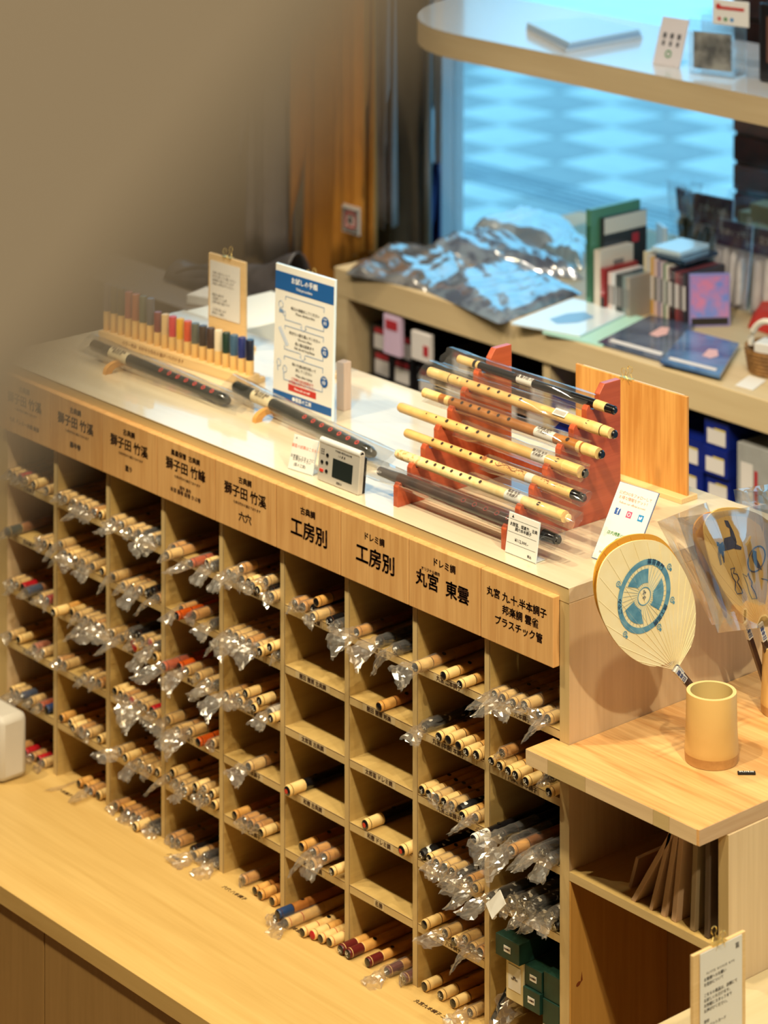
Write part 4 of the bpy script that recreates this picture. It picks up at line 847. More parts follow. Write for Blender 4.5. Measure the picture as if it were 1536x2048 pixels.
# bagged fans at the right edge
OF2 = P(1520, 1250, 'x', .115); NV = mat('navy_print', (44, 50, 84), .6)
def uv2(px, py):
    q = PP(px, py, OF2, NF)-OF2; return (q.dot(UF), q.z)
def f6(x, y): return (1200+x/4.571, 960+y/4.571)
o2_ = [(1470, 1330), (1380, 1300), (1250, 1180), (1120, 1000), (1030, 820), (980, 640), (950, 480), (960, 380), (1020, 300), (1120, 255), (1300, 260), (1480, 330), (1600, 450), (1700, 620), (1760, 850), (1750, 1050), (1680, 1200), (1560, 1320)]
OUT2 = smooth([uv2(*f6(*q)) for q in o2_])
FMb = FM.copy(); FMb.translation = OF2
TANP = noisy('fan_paper_tan', (222, 182, 106), (210, 168, 92), 20, .6)
def poly(b, pts, y=-.0012, mi=0): q = [uv2(*f6(*p_)) for p_ in pts]; b.add([(x, y, z) for x, z in q], [tuple(range(len(q)))], mi)
def line_(b, pts, r=.0008, y=-.0012, closed=False): b.tube([(uv2(*f6(*p_))[0], y, uv2(*f6(*p_))[1]) for p_ in pts], r, 4, closed=closed)
def art2(t):
    b = B()
    # leaping hare silhouette, two sitting rabbits, a ring with a small figure
    poly(b, [(1130, 530), (1200, 510), (1245, 560), (1235, 620), (1160, 640), (1110, 650)]); poly(b, [(1190, 510), (1205, 460), (1165, 370), (1130, 365), (1150, 420), (1215, 470), (1240, 540), (1240, 570)])
    poly(b, [(1230, 580), (1290, 610), (1285, 635), (1225, 630)]); poly(b, [(1120, 560), (1080, 590), (1070, 680), (1095, 780), (1110, 770), (1095, 680), (1115, 640)]); poly(b, [(1100, 650), (1125, 760), (1135, 750), (1125, 650)])
    poly(b, [(1060, 560), (1085, 570), (1090, 610), (1065, 600)])
    line_(b, [(1425+75*math.cos(a*.35)*1.0+25*math.sin(a*.35), 720-118*math.sin(a*.35)) for a in range(18)], .0011, closed=True)
    poly(b, [(1395, 640), (1425, 650), (1430, 720), (1460, 780), (1475, 820), (1430, 800), (1395, 740), (1380, 690)])
    line_(b, [(1200, 860), (1190, 810), (1225, 800), (1215, 850), (1250, 860), (1265, 900), (1250, 930), (1285, 990), (1300, 1030), (1250, 1040), (1230, 1000), (1235, 930), (1210, 890), (1200, 860)])
    line_(b, [(1320, 900), (1300, 855), (1335, 880), (1350, 850), (1360, 890), (1385, 930), (1380, 970), (1410, 1020), (1430, 1080), (1385, 1085), (1360, 1030), (1340, 950), (1320, 900)])
    line_(b, [(1470, 900), (1500, 905), (1530, 915)], .0006)
    b.build('rabbit_print', NV, t, smooth=False)
fan('tan paper fan with navy rabbit figures inside a clear bag', OF2, OUT2, TANP, TANP, (.040, 0, -.115), art=art2, M=FMb)
FMc = FM.copy(); FMc.translation = OF2+Vector((-.018, -.012, .0))
fan('orange-brown paper fan bagged behind the rabbit fan', OF2, [(x*.92, z*.95) for x, z in OUT2], mat('fan_orange', (206, 140, 62), .5), mat('fan_orange', (206, 140, 62), .5), (.046, 0, -.110), M=FMc)
def sheet_bag(lab, pts, y, seed, nu=12, nv=14, amp=.0065, film_=BIGFILM, M=FMb, name='clear_bag', both=.010):
    """clear bag: two wrinkled sheets hanging between four corners given in the fan's plane"""
    random.seed(seed); t = thing(name, lab, 'bag', M=M, group='clear bags over the fans')
    (a, b_, c, d) = [Vector((p_[0], 0, p_[1])) for p_ in pts]
    ph = [random.uniform(0, 6) for _ in range(5)]
    for s_ in (0, 1):
        def fn(u, v):
            p_ = (a*(1-u)+b_*u)*(1-v)+(d*(1-u)+c*u)*v
            w = math.sin(7*u+3*v+ph[0])*.5+math.sin(15*u-4*v+ph[1])*.35+math.sin(24*u+ph[2]+6*v)*.2
            e = min(1, 4*min(u, 1-u, v, 1-v)+.05)
            return p_+Vector((0, y+(-both if s_ == 0 else both)*e+w*amp*e*(1 if s_ == 0 else -1), 0))
        B().grid(fn, nu*3, nv*2).build('film', film_, t)
    return t
sheet_bag('large clear plastic bag over the rabbit fan', [uv2(*f6(*q)) for q in ((1060, 1390), (1560, 1330), (1600, 200), (690, 340))], -.004, 2)
sheet_bag('second clear plastic bag hanging left of the rabbit fan', [uv2(*f6(*q)) for q in ((1150, 1380), (1500, 1300), (1100, 250), (650, 430))], .028, 3)
sheet_bag('small clear bag corner at the upper right edge, folded over', [uv2(*f6(*q)) for q in ((1330, 240), (1700, 330), (1700, 60), (1310, 120))], .02, 6, amp=.002, both=.003)
# thin books leaning in the upper cubby
BK = mat('book_tan', (196, 160, 124), .6); BKD = mat('book_dark', (90, 72, 56), .6)
zs = .7956
for k, (x, ang, h, m_, w_) in enumerate(((.088, .30, .118, BK, .006), (.1165, .55, .146, BK, .0075), (.1515, .30, .140, BK, .006), (.1735, .20, .138, BK, .0085), (.1935, .12, .140, BK, .0085), (.2285, .05, .142, mat('book_olive', (150, 128, 96), .6), .0085), (.255, .02, .140, BKD, .008))):
    M = Matrix.Translation((x, .006 if k != 0 else .03, zs+.0004))@Matrix.Rotation(ang, 4, 'Y')
    lab = ['small thin book low behind the leaning row in the desk cubby', 'most slanted tan booklet at the left of the cubby row', 'tan booklet leaning, second in the cubby row', 'tan booklet leaning, third in the cubby row', 'tan booklet with lettered cover, fourth in the cubby row', 'olive booklet standing nearly upright in the desk cubby', 'dark booklet at the right end of the cubby row'][k]
    o = B().box((0, 0, 0), (w_, .105, h if k else .05)).build('booklet', [m_], None, smooth=False, bevel=.0006, M=M, label=lab, cat='book', group='booklets in the desk cubby')
    B().box((.0009, .0004, h if k else .05), (w_-.0009, .1046, (h if k else .05)+.0003)).build('page_block', PAPER, o, smooth=False)
    if k == 4:
        text('lettering', '篠\n笛\n教\n本', .022, Matrix.Translation((w_+.0004, .045, h*.5))@Matrix.Rotation(math.pi/2, 4, 'Z')@FRONT, INK, o, bold=.01, sp=.9)
        B().box((w_, .025, .02), (w_+.0003, .068, h-.012)).build('title_panel', mat('book_panel', (206, 172, 110), .6), o, smooth=False)
# lower right counter with a clipboard
B().box((.3062, -.40, .10), (.95, .9, .748)).build('display_counter', wood('wood_counter', (196, 178, 138), (208, 190, 152), 'y', .35, .4, coat=.1, bump=.01), smooth=False, bevel=.0008, label='bright yellow-toned low counter at the bottom right corner', cat='counter')
def pap3(t, Mb, w, h):
    T_ = ['お客様へのお願い', 'お会計について', '', 'こちらの商品は、店頭にて', 'お試しいただけます。', 'お気軽にスタッフまで', 'お声がけください。', '', '会計', 'クレジットカード', '電子マネー', '各種ＱＲ決済', 'ご利用いただけます']
    pp = B().box((.0115, -.0016, .012), (w-.0085, -.0008, h-.001)).build('paper', PAPER, t, smooth=False, M=Mb)
    join_text('lettering', [('F L U T E   H O U S E   R Y U', .0042, fr(w*.5, -.0018, h-.029), 0, 'CENTER')]+[(s_, .0052, fr(.018, -.0018, h-.036-k*.0066), 0, 'LEFT') for k, s_ in enumerate(T_) if s_]+[('笛', .008, fr(w*.82, -.0018, h-.012), 0, 'CENTER')]+[('────────────', .0045, fr(.018, -.0018, .042-k*.005), 0, 'LEFT') for k in range(5)], DARKP, pp)
bp_ = P(1384, 2048, 'x', .385)
t = board('wooden clipboard stand with printed sheet and gold clip at the bottom right', Vector((.462, -.239, .7484)), .098, .177, math.pi/2, pap3, clipx=.50)
# pale plastic box at the left edge on the worktop
pbx = P(28, 1520, 'y', -.07)
B().box((-.10, -.03, 0), (0, .03, .115)).build('storage_box', [noisy('plastic_grey', (206, 200, 190), (198, 192, 182), 8, .5)], None, smooth=True, bevel=.012, M=Matrix.Translation((pbx.x, -.07, ZB+.0005)), label='rounded pale grey box on the worktop at the left image edge', cat='box')
# flat strip of clear film lying on the worktop
a = P(85, 1583, 'z', ZB+.002); b_ = P(145, 1562, 'z', ZB+.002)
B().grid(lambda u, v: a+(b_-a)*u+Vector((.012*v, .012*v, .0015*math.sin(6*u+3*v))), 8, 3).build('film_strip', FILM, None, label='clear film strip lying on the worktop before the second column', cat='film')

# ------------------------------------------------------------------ second shelf unit beyond the aisle
FX, FY, FZ = -1.955, 1.2, 1.062
far = thing('display_shelf', 'long pale display shelf beyond the flute cabinet, goods on top and below', 'shelf', (-.9, 1.5, 0))
def fp(name, b, m, **k): o = b.build(name, m, far, **k); o.matrix_parent_inverse = Matrix.Translation((.9, -1.5, 0)); return o
fp('top_board', B().box((FX, FY, FZ-.063), (.6, 1.97, FZ)), W_far, bevel=.002, smooth=False)
fp('side_panel', B().box((FX, FY, 0), (FX+.045, 1.97, FZ-.0635)), W_far, smooth=False)
fp('back_panel', B().box((FX+.046, 1.94, .05), (.6, 1.96, FZ-.064)), W_far, smooth=False)
fp('lower_shelf', B().box((FX+.046, FY+.01, .70), (.6, 1.939, .72)), W_far, smooth=False)
fp('divider', B().box((-1.30, FY+.01, .721), (-1.28, 1.939, FZ-.064)), W_far, smooth=False)
FS = .7205
# packs with red and white labels in the left bay
def block(name, lab, x, y, z, w, d, h, m, cat, group, rot=0, parts=(), bevel=.001):
    M = Matrix.Translation((x, y, z))@Matrix.Rotation(rot, 4, 'Z')
    o = B().box((0, 0, 0), (w, d, h)).build(name, m, None, smooth=False, bevel=bevel, M=M, label=lab, cat=cat, group=group)
    for nm, a, c, mm in parts: B().box(a, c).build(nm, mm, o, smooth=False)
    return o
PKB = mat('pack_black', (30, 26, 28), .3, coat=.3); PKW = mat('pack_white', (214, 208, 204), .5); PKR = mat('pack_red', (170, 44, 52), .5); LIL = mat('pack_lilac', (206, 180, 206), .5)
random.seed(12); n_ = 0
for r_ in range(4):
    for k in range(7):
        x = -1.895+k*.083+random.uniform(0, .01); z = FS+r_*.0555
        if r_ == 3 and k in (2, 5): continue
        y = 1.225+random.uniform(0, .012)+r_*.006; n_ += 1
        block('goods_pack', f'black pack with white and red label, {ORD[k]} from left, {["lowest", "second", "third", "top"][r_]} layer of the left bay', x, y, z+.0005, .074, .16, .054, PKB, 'pack', 'black packs in the far left bay', parts=(('label_panel', (.014, -.001, .004), (.060, -.0002, .036), PKW), ('red_panel', (.016, -.001, .038), (.058, -.0002, .050), PKR)), bevel=0)
block('pack_tall', 'tall lilac pack standing out above the black packs', P(782, 700, 'y', 1.222).x, 1.200, P(782, 710, 'y', 1.2).z, .055, .012, .085, LIL, 'pack', None, parts=(('red_panel', (.008, -.001, .055), (.046, -.0002, .075), PKR),))
block('pack_tall', 'white pack beside the tall lilac pack', P(822, 715, 'y', 1.2).x, 1.200, P(822, 716, 'y', 1.2).z, .06, .012, .06, PKW, 'pack', None, parts=(('red_panel', (.040, -.001, .014), (.056, -.0002, .036), PKR),))
# blue boxes
DBL = noisy('box_blue', (8, 26, 108), (12, 34, 124), 20, .4); YEL = mat('label_yellow', (220, 196, 40), .5)
cx_ = []
for k, (x, w) in enumerate(((-1.278, .135), (-1.138, .135), (-.998, .135), (-.858, .062))):
    for r_ in range(5 if k == 3 else 4):
        z = FS+r_*.0535
        if r_ == 3 and k == 1: continue
        block('blue_box', f'dark blue carton with white label, {ORD[k]} stack from left, {["bottom", "second", "third", "fourth", "fifth"][r_]} layer', x, 1.212+.004*((r_+k) % 3), z+.0004, w, .30, .0525, DBL, 'box', 'dark blue cartons under the far shelf', parts=(('label_sheet', (w*.12, -.001, .006), (w*.88, -.0002, .034), PKW), ('label_rule', (w*.42, -.0014, .035), (w*.88, -.0011, .0375), YEL)), bevel=0)
GRB = noisy('box_grey', (150, 150, 148), (160, 160, 158), 30, .5)
for k in range(4):
    block('grey_carton', f'upright light grey carton, {ORD[k]} from left, right of the blue cartons', -.782+k*.088, 1.225, FS+.0005, .083, .3, .235, GRB, 'box', 'upright grey cartons under the far shelf', parts=(('label_sheet', (.010, -.001, .10), (.040, -.0002, .20), PKW), ('red_stripe', (.044, -.001, .12), (.052, -.0002, .19), PKR)))
# textiles in clear wrap: crumpled padded slabs
def padded(name, lab, corners, h, m, seed, cat='textile', group='wrapped textiles on the far shelf', amp=.006, wrap=True, n=34):
    random.seed(seed); q = [Vector((*c_, FZ)) for c_ in corners]; ph = [random.uniform(0, 6.28) for _ in range(8)]; cen = sum(q, Vector())/4
    def fn(dz, s_):
        def g(u, v):
            p_ = (q[0]*(1-u)+q[1]*u)*(1-v)+(q[3]*(1-u)+q[2]*u)*v
            e = min(1, 7*min(u, 1-u)+.0)*min(1, 7*min(v, 1-v)+.0); e = e**.5
            w = .7*math.sin(9*u+7*v+ph[0]+1.5*math.sin(5*v+ph[4]))+.5*math.sin(25*u-9*v+ph[2]+2*math.sin(7*u+ph[5]))+.35*math.sin(33*v+11*u+ph[3]+2*math.sin(9*v))+random.uniform(-.08, .08)
            return p_+Vector((0, 0, .001+e*(h+dz)+w*amp*e*s_))
        return g
    t = thing(name, lab, cat, cen, group)
    b = B().grid(fn(0, .8), n, n); 
    o = b.build('folded_cloth', m, t); o.matrix_parent_inverse = Matrix.Translation(-cen)
    if wrap:
        o = B().grid(fn(.004, 1.1), n, n).build('clear_wrap', film('textile_film', .38, .95, .08, .16), t); o.matrix_parent_inverse = Matrix.Translation(-cen)
    return t
IND = noisy('indigo_cloth', (60, 92, 140), (170, 196, 220), 26, .6, detail=3, pos=(.42, .6)); DKC = noisy('dark_cloth', (74, 76, 86), (160, 162, 166), 34, .6, detail=3, pos=(.45, .62)); PLC = noisy('pale_cloth', (178, 206, 226), (214, 228, 236), 16, .6); TEAL = noisy('teal_cloth', (120, 176, 190), (190, 216, 224), 10, .6)
def fc(px, py, z=FZ): p_ = P(px, py, 'z', z); return (p_.x, p_.y)
padded('wrapped_textile', 'dark patterned cloth in clear wrap at the left corner of the far shelf', [fc(690, 548), fc(860, 585), fc(960, 520), fc(790, 488)], .016, DKC, 3)
padded('wrapped_textile', 'indigo patterned cloth in crinkled clear wrap, front middle of the textiles', [fc(850, 582), fc(1000, 650), fc(1165, 588), fc(990, 520)], .022, IND, 4, amp=.005)
padded('wrapped_textile', 'blue cloth in clear wrap behind the indigo one', [fc(840, 510), fc(1010, 545), fc(1170, 560), fc(960, 468)], .034, IND, 5, amp=.005)
padded('wrapped_textile', 'pale blue folded cloth in clear wrap nearest the window', [fc(930, 478), fc(1110, 522), fc(1165, 485), fc(1040, 440)], .046, PLC, 6, amp=.004)
padded('wrapped_textile', 'teal-tinted flat bag beside the green music book', [fc(1075, 520), fc(1165, 540), fc(1180, 500), fc(1110, 470)], .030, TEAL, 7, amp=.003)
# flat prints on the shelf
def flat(name, lab, corners, m, h=.004, parts=(), group='flat prints on the far shelf', z=FZ):
    q = [Vector((*fc(*c_), z+.0006)) for c_ in corners]; cen = sum(q, Vector())/4
    o = B().prism([p_-cen for p_ in q], (0, 0, h)).build(name, m, None, smooth=False, M=Matrix.Translation(cen), label=lab, cat='print', group=group)
    for nm, us, mm in parts:
        r_ = [(q[0]*(1-u)+q[1]*u)*(1-v)+(q[3]*(1-u)+q[2]*u)*v-cen+Vector((0, 0, h+.0004)) for u, v in us]
        B().add(r_, [tuple(range(len(r_)))]).build(nm, mm, o, smooth=False)
    return o
R4 = lambda a, b_, c_, d: [(a, b_), (c_, b_), (c_, d), (a, d)]
flat('print_folder', 'mint green folder peeking out under the pale print', [(1085, 668), (1205, 695), (1292, 640), (1180, 612)], mat('mint', (170, 214, 200), .4), .004)
flat('framed_print', 'pale blue print with a soft blue figure on the far shelf', [(1022, 655), (1160, 680), (1260, 632), (1145, 606)], mat('print_pale', (214, 228, 236), .25, coat=.4), .004, (('print_figure', [(.3, .3), (.5, .2), (.7, .35), (.75, .6), (.5, .7), (.35, .55)], mat('figure_blue', (120, 164, 204), .4)),), z=FZ+.0052)
flat('magazine', 'glossy dark blue magazine with two pink portraits, left of the pair', [(1195, 690), (1330, 728), (1390, 655), (1300, 636)], noisy('mag_dark', (40, 56, 84), (86, 100, 124), 14, .2, coat=.5), .006, (('portrait', [(.45, .5), (.6, .48), (.7, .6), (.62, .78), (.48, .75)], mat('portrait_skin', (214, 168, 164), .4)), ('caption_band', R4(.1, .08, .9, .16), PKW)))
flat('magazine', 'glossy dark blue magazine overlapping at the right, next to the basket', [(1320, 735), (1440, 765), (1478, 700), (1375, 672)], noisy('mag_blue', (50, 74, 120), (96, 132, 176), 12, .2, coat=.5), .006, (('portrait', [(.55, .4), (.7, .38), (.8, .5), (.72, .66), (.58, .62)], mat('portrait_skin', (214, 168, 164), .4)), ('caption_band', R4(.1, .08, .9, .16), PKW)), z=FZ+.007)
# upright books and cases
def fbook(lab, px, py, w, h, d, col, y=None, rot=0, lean=0, name='music_book', cover=None, group='books standing on the far shelf', parts=()):
    p_ = P(px, py, 'z', FZ+.0005)
    M = Matrix.Translation(p_)@Matrix.Rotation(rot, 4, 'Z')@Matrix.Rotation(lean, 4, 'Y')
    m_ = mat('cover_%d_%d_%d' % col, col, .35, coat=.3)
    o = B().box((0, 0, 0), (w, d, h)).build(name, [m_], None, smooth=False, bevel=.0006, M=M, label=lab, cat='book', group=group)
    if cover: B().box((w, .001, .001), (w+.0008, d-.001, h-.001)).build('front_cover', cover, o, smooth=False)
    for nm, a, c_, mm in parts: B().box(a, c_).build(nm, mm, o, smooth=False)
    return o
fbook('tall green music book at the left end of the far books', 1172, 612, .014, .205, .15, (78, 132, 104), parts=(('spine_band', (.001, -.0006, .02), (.0135, -.0001, .17), mat('green_dark', (40, 92, 66), .4)), ('cover_panel', (.0141, .03, .02), (.0146, .145, .15), mat('cover_navy', (36, 56, 72), .4))))
fbook('dark book with cream header and red mark behind the left cases', 1200, 610, .012, .185, .13, (40, 44, 48), parts=(('header', (.0121, .001, .15), (.0126, .129, .184), mat('cover_cream', (206, 200, 184), .4)), ('red_mark', (.0121, .085, .12), (.0126, .105, .14), PKR)))
fbook('cream case with small grey print, left cluster of cases', 1188, 618, .018, .125, .10, (206, 196, 180), parts=(('print_mark', (.0181, .04, .09), (.0186, .07, .10), GREYP),))
fbook('case with a red spine in the left cluster', 1201, 622, .012, .090, .10, (146, 40, 40), parts=(('black_block', (.001, -.0006, .002), (.011, -.0001, .03), PKB),))
CC = [((214, 190, 182), .010), ((206, 206, 206), .012), ((44, 52, 50), .020), ((120, 134, 132), .010), ((150, 140, 128), .011)]
xk = P(1216, 626, 'z', FZ).x; yk = P(1216, 626, 'z', FZ).y
for k, (c_, w) in enumerate(CC):
    o = fbook(f'clear-topped slim case, {ORD[k]} from left in the low left cluster', 0, 0, w-.0006, .085, .09, c_, name='disc_case', group='low disc cases on the far shelf', parts=(('spine_print', (.002, -.0006, .02), (w-.0026, -.0001, .06), GREYP),)); o.location = (xk, yk, FZ+.0005); xk += w
CC = [((214, 204, 172), .010, .125), ((196, 190, 184), .013, .12), ((206, 158, 60), .009, .118), ((206, 176, 168), .014, .116), ((48, 66, 130), .006, .114), ((190, 172, 176), .012, .115), ((70, 120, 74), .007, .112), ((214, 206, 192), .010, .112), ((70, 30, 32), .010, .108), ((26, 24, 28), .010, .106), ((132, 60, 60), .012, .104), ((96, 44, 50), .012, .104), ((52, 46, 52), .010, .106)]
NMs = ['cream', 'grey', 'mustard', 'pale pink', 'navy', 'mauve', 'green', 'ivory', 'maroon', 'black', 'brick red', 'wine red', 'charcoal']
p_ = P(1287, 622, 'z', FZ); xk, yk = p_.x, p_.y
for k, (c_, w, h) in enumerate(CC):
    o = fbook(f'{NMs[k]} spine in the long row of books left of the cover-out case', 0, 0, w-.0006, h, .12, c_, parts=(('spine_print', (.0015, -.0006, .03), (w-.0021, -.0001, .08), GREYP if k % 2 else PKW),)); o.location = (xk, yk-.0012*k, FZ+.0005); xk += w
p_ = P(1418, 652, 'z', FZ)
o = block('picture_case', 'cover-out case with a pink and violet picture at the end of the book row', xk+.002, yk-.01, FZ+.0005, .012, .085, .108, mat('case_violet', (150, 140, 196), .25, coat=.5), 'book', None, rot=-.62, parts=(('cover_picture', (.0121, .004, .02), (.0126, .081, .104), noisy('cover_pink', (214, 132, 170), (120, 140, 214), 30, .3, coat=.4, pos=(.4, .6))), ('caption_band', (.0121, .004, .004), (.0126, .081, .018), PKB)))
o = block('flat_box', 'flat pale blue case lying on top of the left end of the book row', P(1300, 500, 'z', FZ+.13).x, yk+.01, FZ+.127, .075, .10, .010, mat('case_pale', (200, 222, 232), .2, coat=.5), 'case', None, rot=.1)
o = block('flat_box', 'flat black glossy case lying on the right part of the book row', -1.225, yk+.0, FZ+.1185, .080, .11, .008, mat('case_dark', (40, 60, 80), .15, coat=.6), 'case', None, rot=.05)
# sock packs with purple headers in clear bags
PUR = mat('header_purple', (70, 44, 78), .5); OLV = mat('sock_olive', (58, 62, 46), .6); WHT = noisy('sock_white', (214, 208, 204), (196, 190, 188), 30, .7)
def sockpack(lab, px, py, w, h, rot, lean, sock, k, z=FZ):
    p_ = P(px, py, 'z', z)
    M = Matrix.Translation(p_)@Matrix.Rotation(rot, 4, 'Z')@Matrix.Rotation(lean, 4, 'X')
    t = thing('sock_pack', lab, 'pack', M=M, group='bagged sock packs on the far shelf')
    B().box((0, 0, 0), (w, .006, h)).build('backing_card', mat('card_grey', (190, 186, 190), .6), t, smooth=False)
    B().box((0, -.004, h*.70), (w, .0, h)).build('header_card', PUR, t, smooth=False)
    text('lettering', '足袋くつ下', w*.15, fr(w/2, -.0046, h*.86), PKW, t)
    b = B()
    for q in range(4):
        x = w*(.17+.22*q); r = w*.10; hh = h*(.58+.06*math.sin(q*1.3))
        b.lathe([(0, r*.9), (hh*.85, r), (hh*.95, r*.75), (hh, r*.2)], 10, M=Matrix.Translation((x, -.006, .01))@Matrix.Rotation(math.pi/2, 4, 'X')@Matrix.Scale(1, 4))
    b.build('sock', sock, t, M=Matrix.Identity(4))
    random.seed(k); B().grid(lambda u, v: Vector((-w*.08+w*1.16*u+random.uniform(-.001, .001), -.016+.006*math.sin(8*u+k)+random.uniform(-.002, .002), -.0+h*1.12*v)), 8, 8).build('bag', film('wrap_thin', .06, .6, .03, .1), t, smooth=False)
    return t
def sp(lab, px, py, Y, w, h, rot, lean, sock, k):
    p_ = P(px, py, 'y', Y); t = sockpack(lab, px, py, w, h+max(-.02, p_.z-FZ), rot, lean, sock, k); t.location = (p_.x, p_.y, FZ+.001); return t
sp('olive sock pack with purple header behind the book row', 1380, 560, 1.66, .10, .185, .1, -.1, OLV, 1)
sp('white sock pack with purple header leaning in front, centre of the packs', 1420, 590, 1.62, .095, .16, .05, -.15, WHT, 2)
sp('white sock pack with purple header at the far right edge', 1500, 620, 1.62, .12, .17, .1, -.1, WHT, 3)
sp('slanted purple-topped pack at the back, highest of the packs', 1368, 480, 1.80, .11, .12, -.3, .1, OLV, 4)
for k, (px, py) in enumerate(((1478, 440), (1500, 425), (1480, 470))):
    p_ = P(px, py, 'y', 1.85-.06*k); block('cream_box', ['cream carton behind the sock packs, left one', 'cream carton behind the sock packs, upper right', 'low cream carton with mustard label behind the sock packs'][k], p_.x, p_.y, FZ+.0005, .14, .05, p_.z-FZ+.02, CRM, 'box', 'cream cartons at the back of the far shelf')
block('clear_pack', 'pale blue tilted clear pack left of the sock packs', P(1325, 500, 'y', 1.64).x, 1.62, FZ+.03, .05, .01, .11, mat('case_pale', (200, 222, 232), .2, coat=.5), 'pack', None, rot=-.5)
# woven basket, red cloth, white tag
p_ = P(1545, 745, 'z', FZ)
bt = thing('woven_basket', 'brown woven basket with a white rope handle at the right edge of the far shelf', 'basket', (p_.x+.0, p_.y+.01, FZ+.0006))
BSK = noisy('wicker', (120, 84, 40), (156, 112, 58), 60, .7, bump=.6, dist=.004)
b = B(); R_ = .060
b.lathe([(0, R_*.86), (.045, R_), (.050, R_*1.02), (.048, R_*.93), (.004, R_*.80)], 28, M=Matrix.Rotation(math.pi/2, 4, 'X')); b.build('bowl', BSK, bt)
for k in range(6): B().tube([(R_*(.87+.022*k+.02)*math.cos(a*.262), R_*(.87+.022*k+.02)*math.sin(a*.262), .005+k*.0075) for a in range(24)], .0024, 5, closed=True).build('weave_band', BSK, bt)
B().tube([(-R_*.8*math.cos(a*.262)+.0, -.02, .045+.055*math.sin(a*.262)) for a in range(13)], .006, 7).build('handle', mat('rope_white', (226, 220, 206), .7), bt)
block('packet', 'white packets lying inside the woven basket', p_.x-.03, p_.y-.02, FZ+.035, .06, .05, .02, PAPER, 'packet', None, rot=.3)
flat('price_note', 'small white note on the shelf edge below the basket', [(1470, 772), (1505, 782), (1532, 762), (1498, 752)], PAPER, .001)
padded('red_cloth', 'red cloth behind the basket at the right edge', [fc(1495, 655), fc(1600, 690), fc(1640, 640), fc(1540, 590)], .035, mat('cloth_red', (186, 48, 34), .6), 8, group=None, wrap=False, amp=.003)

# ------------------------------------------------------------------ upper shelf by the window
UZ = 1.62
up = thing('upper_shelf', 'pale upper shelf board with a rounded corner in front of the window', 'shelf', (-1, 1.4, UZ))
pts = [(1.0, 1.25)]
pts = []; Rr = .36; xL = -1.96
for k in range(13):
    a = math.pi+math.pi/2*k/12; pts.append((xL+Rr+Rr*math.cos(a), 1.25+Rr+Rr*math.sin(a)))
pts += [(1.6, 1.25), (1.6, 1.655), (xL, 1.655)]
o = B().prism([(x, y, UZ-.055) for x, y in pts], (0, 0, .0545)).build('board', W_far, up, smooth=True); o.matrix_parent_inverse = Matrix.Translation((1, -1.4, -UZ))
o = B().prism([(x, y, UZ-.0004) for x, y in pts], (0, 0, .0008)).build('top_veneer', mat('veneer_gloss', (206, 206, 204), .22, coat=.6), up, smooth=False); o.matrix_parent_inverse = Matrix.Translation((1, -1.4, -UZ))
for x_ in (.9, 1.5): o = B().box((x_, 1.3, UZ+.001), (x_+.03, 1.6, 3.5)).build('hanger_panel', W_far, up, smooth=False); o.matrix_parent_inverse = Matrix.Translation((1, -1.4, -UZ))
def uc(px, py): q = P(px, py, 'z', UZ); return (q.x, q.y)
for k in range(3):
    q = [Vector((*uc(*c_), UZ+.0012+.0065*k)) for c_ in ((1052+2*k, 62), (1132, 106-k), (1285-3*k, 78), (1180, 52))]; cen = sum(q, Vector())/4
    B().prism([v_-cen for v_ in q], (0, 0, .006)).build('sheet_folder', [mat('folder_%d' % k, ((196, 206, 214), (150, 176, 200), (188, 214, 230))[k], .3, coat=.4)], None, smooth=False, M=Matrix.Translation(cen)@Matrix.Rotation(.02*k, 4, 'Z'), label=['lowest flat folder of the stack on the upper shelf', 'middle flat folder of the stack on the upper shelf', 'top glossy folder of the stack on the upper shelf'][k], cat='folder', group='folders on the upper shelf')
p_ = P(1305, 128, 'z', UZ)
M = Matrix.Translation((*p_[:2], UZ+.001))@Matrix.Rotation(.1, 4, 'Z')@Matrix.Rotation(-.35, 4, 'X')
t = thing('icon_card', 'small pale card with icons and a green mark leaning on the upper shelf', 'sign', M=M)
B().box((0, 0, 0), (.068, .002, .098)).build('card_sheet', mat('card_lilac', (206, 200, 200), .5), t, smooth=False)
for k in range(3): B().box((.012+k*.018, -.0006, .055), (.020+k*.018, -.0001, .066)).box((.013+k*.018, -.0006, .040), (.019+k*.018, -.0001, .050)).build('icon', mat('icon_dark', (70, 70, 74), .5), t, smooth=False)
B().disc((.034, -.0006, .024), .008, (1, 0, 0), (0, 0, 1), 14, 0, .005).build('green_ring', mat('print_green', (40, 130, 60), .5), t, smooth=False)
p_ = P(1378, 148, 'z', UZ)
t = thing('acrylic_display', 'clear acrylic display with a grey photo and a white label, upper shelf', 'display stand', M=Matrix.Translation((p_.x, p_.y, UZ+.001))@Matrix.Rotation(.25, 4, 'Z'))
B().box((0, 0, 0), (.10, .003, .11)).box((0, .05, 0), (.10, .053, .11)).box((0, .0035, 0), (.10, .0495, .003)).build('acrylic_case', film('acrylic_film', .10, .6, .06, .05), t, smooth=False)
B().box((.008, .004, .012), (.092, .006, .085)).build('photo', noisy('photo_grey', (70, 72, 68), (190, 188, 176), 30, .4), t, smooth=False)
B().box((.055, -.004, .105), (.135, -.001, .155)).build('label_card', PAPER, t, smooth=False, bevel=.001)
B().disc((.068, -.0045, .141), .006, (1, 0, 0), (0, 0, 1), 12).build('red_dot', RED, t, smooth=False)
B().box((.072, -.0046, .136), (.125, -.0041, .142)).build('print_line', RED, t, smooth=False)
for k, m_ in enumerate((RED, mat('print_green', (40, 130, 60), .5), mat('icon_sky', (30, 130, 190), .4))): B().disc((.070+.014*k, -.0045, .117), .004, (1, 0, 0), (0, 0, 1), 10).build('colour_dot', m_, t, smooth=False)
